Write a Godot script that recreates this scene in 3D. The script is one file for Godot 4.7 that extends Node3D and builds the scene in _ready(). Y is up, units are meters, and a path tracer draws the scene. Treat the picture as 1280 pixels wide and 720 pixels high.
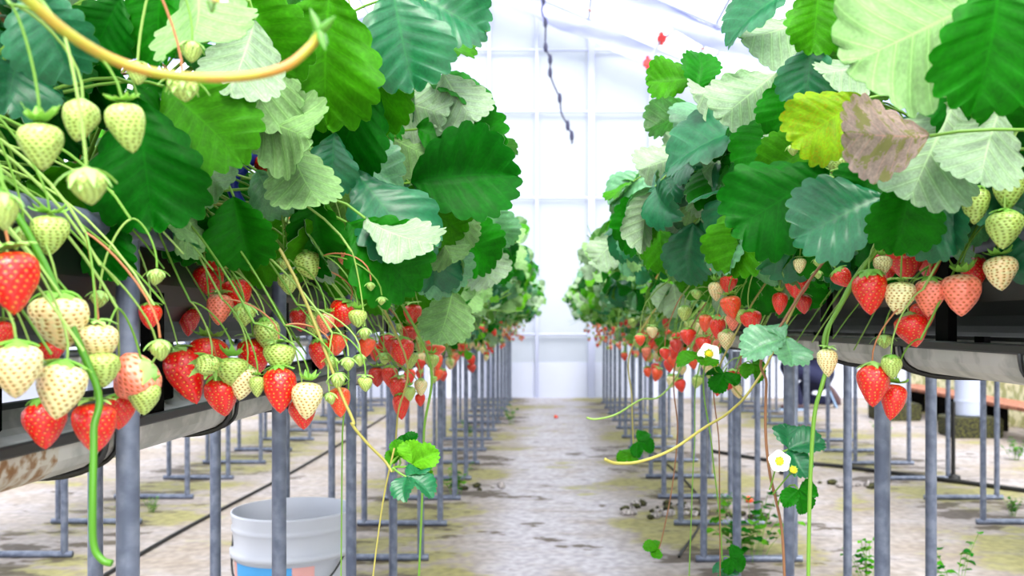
extends Node3D
# Strawberry house: two raised rows of strawberry beds on steel trestles, an aisle between them, a film-covered end wall behind.
# World: x to the right, y up, the aisle runs towards -z. EYE is the height of the lens above the floor.

const EYE := 0.84
const LEFT := -0.63      # centre line of the bed left of the aisle
const RIGHT := 0.69      # centre line of the bed right of the aisle
const FAR_LEFT := -1.92
const FAR_RIGHT := 1.96
const BACK := -10.5      # end wall

var rng := RandomNumberGenerator.new()
var M := {}
var taken := {}
var ORD := ["first", "second", "third", "fourth", "fifth", "sixth", "seventh", "eighth", "ninth", "tenth", "eleventh", "twelfth", "thirteenth", "fourteenth", "fifteenth", "sixteenth", "seventeenth", "eighteenth", "nineteenth", "twentieth"]

func nth(i: int) -> String:
	if i < 20:
		return ORD[i]
	var n := i + 1
	var tail: String = {1: "st", 2: "nd", 3: "rd"}.get(n % 10, "th")
	return str(n) + tail

func _ready() -> void:
	rng.seed = 20240
	# ---- camera: level, the lens shifted a little up and to the left of the vanishing point
	var cam := Camera3D.new()
	cam.name = "camera"
	var phys := CameraAttributesPhysical.new()
	phys.frustum_focal_length = 35.0
	phys.frustum_focus_distance = 1.3
	phys.frustum_near = 0.05
	phys.frustum_far = 200.0
	phys.exposure_aperture = 35.0 / 5.0
	cam.attributes = phys
	add_child(cam)
	cam.position = Vector3(0, EYE, 0)
	cam.set_frustum(2.0 * 0.05 * 360.0 / 1150.0, Vector2(-52.0 / 1150.0, 45.0 / 1150.0) * 0.05, 0.05, 200.0)
	cam.current = true
	# ---- sky: a bright, even overcast
	var env := Environment.new()
	env.background_mode = Environment.BG_SKY
	var sm := ProceduralSkyMaterial.new()
	sm.sky_top_color = Color(0.94, 0.965, 1.0)
	sm.sky_horizon_color = Color(0.90, 0.935, 1.0)
	sm.ground_bottom_color = Color(0.6, 0.6, 0.6)
	sm.ground_horizon_color = Color(0.8, 0.82, 0.85)
	sm.sky_energy_multiplier = 1.0
	var sky := Sky.new()
	sky.sky_material = sm
	env.sky = sky
	env.background_energy_multiplier = SKY_ENERGY
	env.tonemap_mode = Environment.TONE_MAPPER_LINEAR
	env.tonemap_exposure = EXPOSURE
	env.sdfgi_enabled = true
	env.ssao_enabled = true
	env.ssil_enabled = true
	var we := WorldEnvironment.new()
	we.name = "world_environment"
	we.environment = env
	add_child(we)
	var sun := DirectionalLight3D.new()
	sun.name = "veiled_sun"
	sun.light_color = Color(1.0, 0.985, 0.95)
	sun.light_energy = SUN_ENERGY
	sun.light_angular_distance = 40.0
	sun.shadow_enabled = true
	sun.sky_mode = DirectionalLight3D.SKY_MODE_LIGHT_ONLY
	add_child(sun)
	sun.look_at_from_position(Vector3(0.5, 5, 4.0), Vector3(0, 0, 0))
	# ---- the place
	make_materials()
	build_house()
	build_rows()
	build_stores()
	# ---- plants and fruit
	make_leaf_meshes()
	make_fruit_meshes()
	build_plants()
	build_hero_leaves()
	build_fruit()
	build_runners()
	build_small_things()

const SKY_ENERGY := 2.6
const SUN_ENERGY := 2.6
const EXPOSURE := 1.25

# ------------------------------------------------------------------ helpers
func numbered(called: String) -> String:
	var k: int = taken.get(called, 0)
	taken[called] = k + 1
	return called if k == 0 else "%s_%03d" % [called, k]

func tag(o: Node3D, label: String, category: String, group := "", kind := "") -> Node3D:
	if label: o.set_meta("label", label)
	if category: o.set_meta("category", category)
	if group: o.set_meta("group", group)
	if kind: o.set_meta("kind", kind)
	return o

func base(called: String, at: Vector3) -> Node3D:
	var o := Node3D.new()
	o.name = numbered(called)
	add_child(o)
	o.position = at
	return o

func part(parent: Node3D, called: String, mesh: Mesh, mat: Material, at := Vector3.ZERO) -> MeshInstance3D:
	var o := MeshInstance3D.new()
	o.name = numbered(called) if parent == self else called
	o.mesh = mesh
	if mat: o.set_surface_override_material(0, mat)
	parent.add_child(o, true)
	o.position = at
	return o

# a growing list of triangles with smooth normals
class Buf:
	var v := PackedVector3Array()
	var n := PackedVector3Array()
	var uv := PackedVector2Array()
	var idx := PackedInt32Array()
	func tri(a: int, b: int, c: int) -> void:
		idx.append(a); idx.append(b); idx.append(c)
	func point(p: Vector3, t := Vector2.ZERO) -> int:
		v.append(p); uv.append(t)
		return v.size() - 1
	func normals() -> void:
		n.resize(v.size()); n.fill(Vector3.ZERO)
		for k in range(0, idx.size(), 3):
			var a := v[idx[k]]
			var f := (v[idx[k + 2]] - a).cross(v[idx[k + 1]] - a)
			for j in 3:
				n[idx[k + j]] += f
		for k in n.size():
			n[k] = n[k].normalized() if n[k].length_squared() > 1e-20 else Vector3.UP
	func grid(rows: int, cols: int, from: int, flip := false) -> void:
		for i in rows - 1:
			for j in cols - 1:
				var a := from + i * cols + j
				var b := a + 1
				var c := a + cols
				var d := c + 1
				if flip:
					tri(a, c, b); tri(b, c, d)
				else:
					tri(a, b, c); tri(b, d, c)
	func into(m: ArrayMesh) -> ArrayMesh:
		normals()
		var arr := []
		arr.resize(Mesh.ARRAY_MAX)
		arr[Mesh.ARRAY_VERTEX] = v
		arr[Mesh.ARRAY_NORMAL] = n
		arr[Mesh.ARRAY_TEX_UV] = uv
		arr[Mesh.ARRAY_INDEX] = idx
		m.add_surface_from_arrays(Mesh.PRIMITIVE_TRIANGLES, arr)
		return m
	func mesh() -> ArrayMesh:
		return into(ArrayMesh.new())

# box with chamfered edges, flat faces
func add_box(b: Buf, c: Vector3, s: Vector3, bev := 0.0) -> void:
	var h := s * 0.5
	if bev <= 0.0:
		for ax in 3:
			for sg in [-1.0, 1.0]:
				var u := (ax + 1) % 3
				var w := (ax + 2) % 3
				var f := b.v.size()
				for q in [[-1, -1], [1, -1], [1, 1], [-1, 1]]:
					var p := Vector3.ZERO
					p[ax] = sg * h[ax]; p[u] = q[0] * h[u]; p[w] = q[1] * h[w]
					b.point(c + p, Vector2(p[u], p[w]))
				if sg > 0:
					b.tri(f, f + 2, f + 1); b.tri(f, f + 3, f + 2)
				else:
					b.tri(f, f + 1, f + 2); b.tri(f, f + 2, f + 3)
		return
	# rounded prism along z with eight-sided section, end caps
	var ring := [Vector2(-h.x + bev, -h.y), Vector2(h.x - bev, -h.y), Vector2(h.x, -h.y + bev), Vector2(h.x, h.y - bev), Vector2(h.x - bev, h.y), Vector2(-h.x + bev, h.y), Vector2(-h.x, h.y - bev), Vector2(-h.x, -h.y + bev)]
	for k in 8:
		var p: Vector2 = ring[k]
		var q: Vector2 = ring[(k + 1) % 8]
		var f := b.v.size()
		b.point(c + Vector3(p.x, p.y, -h.z)); b.point(c + Vector3(q.x, q.y, -h.z)); b.point(c + Vector3(q.x, q.y, h.z)); b.point(c + Vector3(p.x, p.y, h.z))
		b.tri(f, f + 1, f + 2); b.tri(f, f + 2, f + 3)
	for sg in [-1.0, 1.0]:
		var f := b.v.size()
		for k in 8:
			b.point(c + Vector3(ring[k].x, ring[k].y, sg * h.z))
		for k in range(1, 7):
			if sg > 0:
				b.tri(f, f + k + 1, f + k)
			else:
				b.tri(f, f + k, f + k + 1)

func box_mesh(s: Vector3, bev := 0.0) -> ArrayMesh:
	var b := Buf.new()
	add_box(b, Vector3.ZERO, s, bev)
	return b.mesh()

# tube through points; radii one value or one per point; closed ends
func add_tube(b: Buf, pts: PackedVector3Array, radii: Array, sides := 6) -> void:
	var first := b.v.size()
	var up := Vector3(0.31, 0.17, 0.93)
	var length := 0.0
	for i in pts.size():
		var d := pts[mini(i + 1, pts.size() - 1)] - pts[maxi(i - 1, 0)]
		d = d.normalized() if d.length_squared() > 1e-12 else Vector3.UP
		if absf(d.dot(up)) > 0.97:
			up = Vector3(0.9, 0.3, -0.2)
		var s := d.cross(up).normalized()
		up = s.cross(d).normalized()
		var r: float = radii[mini(i, radii.size() - 1)]
		if i > 0:
			length += pts[i].distance_to(pts[i - 1])
		for k in sides + 1:
			var a := TAU * k / sides
			b.point(pts[i] + (s * cos(a) + up * sin(a)) * r, Vector2(float(k) / sides, length * 20.0))
	b.grid(pts.size(), sides + 1, first)
	for e in [0, pts.size() - 1]:
		var c := b.point(pts[e], Vector2(0.5, 0.0))
		for k in sides:
			var a: int = first + e * (sides + 1) + k
			if e == 0:
				b.tri(c, a + 1, a)
			else:
				b.tri(c, a, a + 1)

func tube(pts: PackedVector3Array, radii: Array, sides := 6) -> ArrayMesh:
	var b := Buf.new()
	add_tube(b, pts, radii, sides)
	return b.mesh()

func bezier(a: Vector3, b: Vector3, c: Vector3, d: Vector3, n := 8) -> PackedVector3Array:
	var out := PackedVector3Array()
	for i in n + 1:
		out.append(a.bezier_interpolate(b, c, d, float(i) / n))
	return out

# smooth curve through the given points
func through(p: Array, n := 6) -> PackedVector3Array:
	var out := PackedVector3Array()
	for i in p.size() - 1:
		var a: Vector3 = p[maxi(i - 1, 0)]
		var b: Vector3 = p[i]
		var c: Vector3 = p[i + 1]
		var d: Vector3 = p[mini(i + 2, p.size() - 1)]
		for k in n:
			out.append(b.cubic_interpolate(c, a, d, float(k) / n))
	out.append(p[-1])
	return out

func local(pts: PackedVector3Array, o: Vector3) -> PackedVector3Array:
	var out := PackedVector3Array()
	for p in pts:
		out.append(p - o)
	return out

# lathe: profile of (radius, height), open or closed by its own ends
func add_lathe(b: Buf, prof: Array, sides := 24, at := Vector3.ZERO) -> void:
	var first := b.v.size()
	for i in prof.size():
		for k in sides + 1:
			var a := TAU * k / sides
			b.point(at + Vector3(prof[i].x * cos(a), prof[i].y, prof[i].x * sin(a)), Vector2(float(k) / sides, float(i) / (prof.size() - 1)))
	b.grid(prof.size(), sides + 1, first)

func lathe(prof: Array, sides := 24) -> ArrayMesh:
	var b := Buf.new()
	add_lathe(b, prof, sides)
	return b.mesh()

# profile in x-y swept straight along z
func sweep_z(prof: Array, z0: float, z1: float, closed := true, step := 0.4) -> ArrayMesh:
	var b := Buf.new()
	var n := maxi(1, int(ceil(absf(z1 - z0) / step)))
	var m := prof.size() if closed else prof.size() - 1
	for k in m:
		var p: Vector2 = prof[k]
		var q: Vector2 = prof[(k + 1) % prof.size()]
		var first := b.v.size()
		for i in n + 1:
			var z := lerpf(z0, z1, float(i) / n)
			b.point(Vector3(p.x, p.y, z), Vector2(z, 0)); b.point(Vector3(q.x, q.y, z), Vector2(z, p.distance_to(q)))
		b.grid(n + 1, 2, first)
	return b.mesh()

func mat(called: String, c: Color, rough := 0.6, metal := 0.0, spec := 0.5) -> StandardMaterial3D:
	var m := StandardMaterial3D.new()
	m.resource_name = called
	m.albedo_color = c
	m.roughness = rough
	m.metallic = metal
	m.metallic_specular = spec
	M[called] = m
	return m

func noise_tex(freq: float, a: Color, b: Color, seed_ := 1, size := 512, lo := 0.3, hi := 0.7) -> NoiseTexture2D:
	var n := FastNoiseLite.new()
	n.seed = seed_
	n.frequency = freq
	n.fractal_octaves = 5
	var g := Gradient.new()
	g.offsets = PackedFloat32Array([lo, hi])
	g.colors = PackedColorArray([a, b])
	var t := NoiseTexture2D.new()
	t.width = size; t.height = size
	t.seamless = true
	t.noise = n
	t.color_ramp = g
	return t

func grained(m: StandardMaterial3D, t: Texture2D, scale: float, bump: Texture2D = null, depth := 0.05) -> StandardMaterial3D:
	m.albedo_texture = t
	m.uv1_triplanar = true
	m.uv1_world_triplanar = true
	m.uv1_scale = Vector3.ONE * scale
	if bump:
		m.heightmap_enabled = true
		m.heightmap_texture = bump
		m.heightmap_scale = depth
	return m

# ------------------------------------------------------------------ where things are, in metres
# x, y, z of the middle; tip direction; facing of the upper side; length; materials; shape
var HERO_LEAVES := [
	[-0.3268, 1.1242, -0.86, 0.254, -0.947, 0.199, -0, -0.12, -1, 0.101, "leaf_mid", "under_pale", 0],
	[-0.389, 1.1374, -0.9, -0.174, -0.985, 0, 0, 0.5, 1, 0.0861, "leaf_mid", "under_green", 3],
	[-0.2795, 1.1663, -1.12, -0.087, -0.996, 0, 0.25, 0.25, 1, 0.1607, "leaf_bright", "under_green", 6],
	[-0.3305, 1.1733, -1.05, 0.5, -0.866, 0, -0.3, 0.7, 1, 0.1096, "leaf_bright", "under_pale", 9],
	[-0.1972, 1.2125, -1.2, 0.208, -0.978, 0, 0.5, 0.2, 1, 0.1304, "leaf_blue", "under_pale", 13],
	[-0.1492, 1.2865, -1.3, 0.94, -0.342, 0, 0.2, 0.45, 1, 0.1187, "leaf_blue", "under_pale", 16],
	[-0.2415, 1.1635, -1.24, -0.259, -0.966, 0, 0.1, 0.4, 1, 0.124, "leaf_bright", "under_green", 19],
	[-0.2673, 1.1052, -1.22, -0.5, -0.866, 0, 0.6, 0.1, 1, 0.1167, "leaf_deep", "under_green", 22],
	[-0.3252, 1.0743, -1.1, 0.888, -0.414, 0.199, -0, -0.24, -1, 0.1196, "leaf_mid", "under_pale", 26],
	[-0.3142, 1.0234, -1.14, 0.309, -0.951, 0, -0.3, -0.06, -1, 0.0991, "leaf_blue", "under_pale", 29],
	[-0.3591, 1.0064, -1.16, 0.5, -0.866, 0, 0, 0.6, 1, 0.0625, "leaf_pale", "under_pale", 32],
	[-0.288, 1.0487, -1.2, -0.035, -0.999, 0, 0.7, 0.3, 1, 0.0814, "leaf_blue", "under_pale", 35],
	[-0.1404, 1.0644, -1.38, 0.979, 0.138, 0.149, 0, -0.15, 1, 0.156, "leaf_deep", "under_silver", 39],
	[-0.1506, 1.1302, -1.42, 0.959, -0.204, 0.199, 0, 0.35, 1, 0.1297, "leaf_mid", "under_pale", 42],
	[-0.2228, 0.9922, -1.25, 0.656, -0.728, 0.199, 0.35, 0.65, 1, 0.1467, "leaf_blue", "under_silver", 45],
	[-0.227, 0.9323, -1.22, 0.743, -0.669, 0, 0.3, 0, 1, 0.1273, "leaf_mid", "under_green", 48],
	[-0.2066, 0.9475, -1.2, 0.788, -0.616, 0, 0.6, -3, -1, 0.0991, "leaf_blue", "under_silver", 52],
	[-0.1607, 1.2661, -1.4, 0.985, 0.174, 0, 0, 0.9, 1, 0.0852, "leaf_bright", "under_green", 55],
	[-0.1475, 1.2094, -1.45, 0.966, -0.259, 0, 0, 1.2, 1, 0.1072, "leaf_mid", "under_green", 58],
	[-0.1469, 1.1857, -1.42, 0.5, -0.866, 0, -0, -0.12, -1, 0.0988, "leaf_mid", "under_silver", 61],
	[-0.4185, 1.0035, -0.94, 0.087, -0.996, 0, 0.1, -0.15, 1, 0.1349, "leaf_deep", "under_green", 65],
	[-0.3686, 1.0551, -0.97, 0.766, -0.643, 0, 0, 0.45, 1, 0.1097, "leaf_bright", "under_green", 68],
	[-0.3365, 1.127, -1, -0.259, -0.966, 0, -0.3, -0.54, -1, 0.0913, "leaf_pale", "under_silver", 71],
	[-0.34, 1.117, -1.08, -0.342, -0.94, 0, -0, -0.06, -1, 0.0986, "leaf_mid", "under_pale", 74],
	[-0.4398, 1.1296, -0.9, -0.5, -0.866, 0, 0.2, 0.1, 1, 0.0704, "leaf_deep", "under_green", 78],
	[-0.4671, 1.1098, -0.85, 0.342, -0.94, 0, 0, 0.2, 1, 0.0813, "leaf_blue", "under_green", 81],
	[-0.4721, 0.921, -0.98, -0.087, -0.996, 0, -0.2, 0.1, 1, 0.0682, "leaf_deep", "under_green", 84],
	[-0.3925, 1.0055, -1.04, 0.819, -0.574, 0, -0, -0.78, -1, 0.0723, "leaf_pale", "under_silver", 87],
	[-0.3818, 0.952, -1.12, 0.174, -0.985, 0, 0, 0.2, 1, 0.0877, "leaf_mid", "under_green", 91],
	[-0.2871, 1.0043, -1.26, 0.259, -0.966, 0, -0, -0.12, -1, 0.1041, "leaf_mid", "under_green", 94],
	[-0.2679, 1.0717, -1.3, 0.906, -0.423, 0, 0, 1, 1, 0.1074, "leaf_pale", "under_silver", 97],
	[-0.1508, 0.9952, -1.7, 0.766, -0.643, 0, 0, 0.6, 1, 0.1183, "leaf_mid", "under_pale", 100],
	[-0.1981, 0.9411, -1.55, 0.5, -0.866, 0, 0, 0.5, 1, 0.1146, "leaf_pale", "under_pale", 104],
	[-0.2169, 1.1804, -1.45, 0.94, -0.342, 0, -0, -0.42, -1, 0.1198, "leaf_pale", "under_silver", 107],
	[-0.3099, 0.9652, -1.2, 0.087, -0.996, 0, 0, 0.2, 1, 0.0783, "leaf_mid", "under_green", 110],
	[-0.1983, 1.0226, -1.5, 0.819, -0.574, 0, 0, 0.4, 1, 0.1239, "leaf_bright", "under_pale", 113],
	[-0.1252, 1.0574, -2, 0.5, -0.866, 0, 0, 0.8, 1, 0.1043, "leaf_pale", "under_silver", 117],
	[-0.1951, 0.8548, -1.7, -0.174, -0.985, 0, -0, -0.18, -1, 0.1035, "leaf_bright", "under_pale", 120],
	[-0.5953, 0.9998, -1.05, 0.174, -0.985, 0, 0, -0.1, 1, 0.137, "leaf_deep", "under_green", 123],
	[-0.571, 0.9213, -1.1, -0.087, -0.996, 0, 0, -0.1, 1, 0.1243, "leaf_deep", "under_green", 126],
	[-0.6476, 0.9117, -1.1, 0.087, -0.996, 0, 0, -0.1, 1, 0.1243, "leaf_deep", "under_green", 130],
	[-0.5496, 1.0791, -1, 0.342, -0.94, 0, 0, -0.05, 1, 0.1217, "leaf_deep", "under_green", 133],
	[-0.593, 1.14, -1, 0.174, -0.985, 0, 0, 0, 1, 0.1304, "leaf_blue", "under_green", 136],
	[-0.5061, 1.1139, -1, -0.342, -0.94, 0, 0, -0.05, 1, 0.1043, "leaf_deep", "under_green", 139],
	[-0.467, 0.97, -1.15, 0.174, -0.985, 0, 0, -0.1, 1, 0.1, "leaf_deep", "under_green", 143],
	[-0.6049, 1.0573, -1.02, 0, -1, 0, 0, -0.1, 1, 0.1153, "leaf_deep", "under_green", 146],
	[-0.2115, 1, -1.6, 0.5, -0.866, 0, -0, -0.3, -1, 0.1252, "leaf_mid", "under_silver", 149],
	[-0.1497, 0.977, -2.1, 0.342, -0.94, 0, -0, -0.42, -1, 0.1096, "leaf_mid", "under_silver", 152],
	[-0.2421, 1.1237, -1.45, 0.866, -0.5, 0, -0, -0.36, -1, 0.1135, "leaf_mid", "under_pale", 156],
	[0.216, 1.153, -1.8, -0.866, -0.5, 0, -0, -0.48, -1, 0.1174, "leaf_mid", "under_silver", 159],
	[0.2483, 1.0396, -1.7, -0.5, -0.866, 0, -0, -0.42, -1, 0.1035, "leaf_mid", "under_silver", 162],
	[0.136, 1.03, -2.3, -0.643, -0.766, 0, -0, -0.48, -1, 0.1, "leaf_mid", "under_silver", 165],
	[0.2713, 1.2117, -1.5, -0.94, -0.342, 0, -0, -0.48, -1, 0.1043, "leaf_mid", "under_silver", 169],
	[0.3348, 1.0954, -1.25, -0.5, -0.866, 0, -0, -0.48, -1, 0.0761, "leaf_mid", "under_silver", 172],
	[0.3194, 1.0967, -0.82, -0.879, -0.467, 0.1, -0, -0.15, -1, 0.1462, "leaf_mid", "under_pale", 175],
	[0.373, 1.0774, -0.78, -0.087, -0.996, 0, 0, 0.15, 1, 0.1119, "leaf_mid", "under_green", 178],
	[0.3224, 1.0223, -0.9, -0.999, -0.035, 0, 0.1, -0.3, -1, 0.0908, "leaf_mid", "under_pink", 8],
	[0.2983, 1.0617, -1, -0.866, -0.5, 0, -0.2, 0.1, 1, 0.0913, "leaf_yellow", "under_green", 185],
	[0.3842, 1.0141, -0.94, -0.438, -0.899, 0, 0.1, -0.6, -1, 0.1185, "leaf_pale", "under_silver", 188],
	[0.4226, 1.0122, -0.9, -0.342, -0.94, 0, -0, -0.6, -1, 0.0861, "leaf_pale", "under_silver", 191],
	[0.2707, 0.9883, -1.1, -0.866, -0.5, 0, -0.35, 0.05, 1, 0.1339, "leaf_deep", "under_green", 195],
	[0.3238, 0.9639, -1.04, -0.927, -0.375, 0, -0.2, 0.5, 1, 0.1085, "leaf_blue", "under_green", 198],
	[0.3826, 0.9591, -1, -0.174, -0.985, 0, -0.2, -0.1, 1, 0.0826, "leaf_mid", "under_green", 201],
	[0.413, 1.0713, -0.95, 0.174, -0.985, 0, 0, 0.2, 1, 0.0785, "leaf_deep", "under_green", 204],
	[0.3042, 1.1394, -1.1, -0.174, -0.985, 0, -0.6, 0.5, 1, 0.0765, "leaf_blue", "under_pale", 208],
	[0.341, 1.1303, -1.06, -0.866, -0.5, 0, -0, -0.72, -1, 0.0737, "leaf_pale", "under_silver", 211],
	[0.308, 1.1969, -1.08, -0.087, -0.996, 0, 0, 0.4, 1, 0.0798, "leaf_bright", "under_green", 214],
	[0.2671, 1.2574, -1.2, -0.94, -0.342, 0, 0, 0.5, 1, 0.0991, "leaf_blue", "under_pale", 217],
	[0.2967, 1.2313, -1.25, -0.866, -0.5, 0, -0, -0.6, -1, 0.0978, "leaf_pale", "under_silver", 221],
	[0.1968, 1.2511, -1.55, -0.999, -0.035, 0, 0, 0.5, 1, 0.0809, "leaf_bright", "under_green", 224],
	[0.24, 1.2535, -1.5, 0.174, 0.985, 0, -0.3, 0.1, 1, 0.0757, "leaf_mid", "under_green", 227],
	[0.2497, 1.1426, -1.45, -0.996, -0.087, 0, 0, 0.9, 1, 0.1387, "leaf_blue", "under_silver", 230],
	[0.2853, 1.1746, -1.35, -0.766, -0.643, 0, -0, -0.48, -1, 0.1115, "leaf_pale", "under_silver", 234],
	[0.2477, 1.0696, -1.6, -0.5, -0.866, 0, 0, 0.5, 1, 0.1322, "leaf_blue", "under_silver", 237],
	[0.2843, 1.0878, -1.5, -0.985, -0.174, 0, -0, -0.6, -1, 0.0978, "leaf_pale", "under_silver", 240],
	[0.2735, 0.9633, -1.35, -0.342, -0.94, 0, 0, 0.4, 1, 0.1057, "leaf_bright", "under_green", 243],
	[0.2337, 0.9652, -1.6, -0.174, -0.985, 0, 0, 0.5, 1, 0.1043, "leaf_blue", "under_pale", 247],
	[0.1784, 1.0548, -1.9, -0.766, -0.643, 0, 0, 0.5, 1, 0.1239, "leaf_mid", "under_silver", 250],
	[0.1698, 1.1504, -2.1, -0.866, -0.5, 0, 0, 0.6, 1, 0.1096, "leaf_pale", "under_silver", 253],
	[0.3057, 1.127, -1.2, -0.5, -0.866, 0, 0, 0.6, 1, 0.0835, "leaf_mid", "under_pale", 256],
	[0.4461, 1.063, -0.9, 0.342, -0.94, 0, 0, 0.3, 1, 0.0704, "leaf_mid", "under_green", 260],
	[0.2973, 1.0943, -1.3, -0.643, -0.766, 0, 0, 0.7, 1, 0.0961, "leaf_mid", "under_pale", 263],
	[0.3634, 1.0043, -1.05, -0.766, -0.643, 0, 0, 0.2, 1, 0.0822, "leaf_deep", "under_green", 266],
	[0.311, 1.0591, -1.2, -0.94, -0.342, 0, 0, 0.5, 1, 0.0835, "leaf_bright", "under_green", 269],
]
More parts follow.
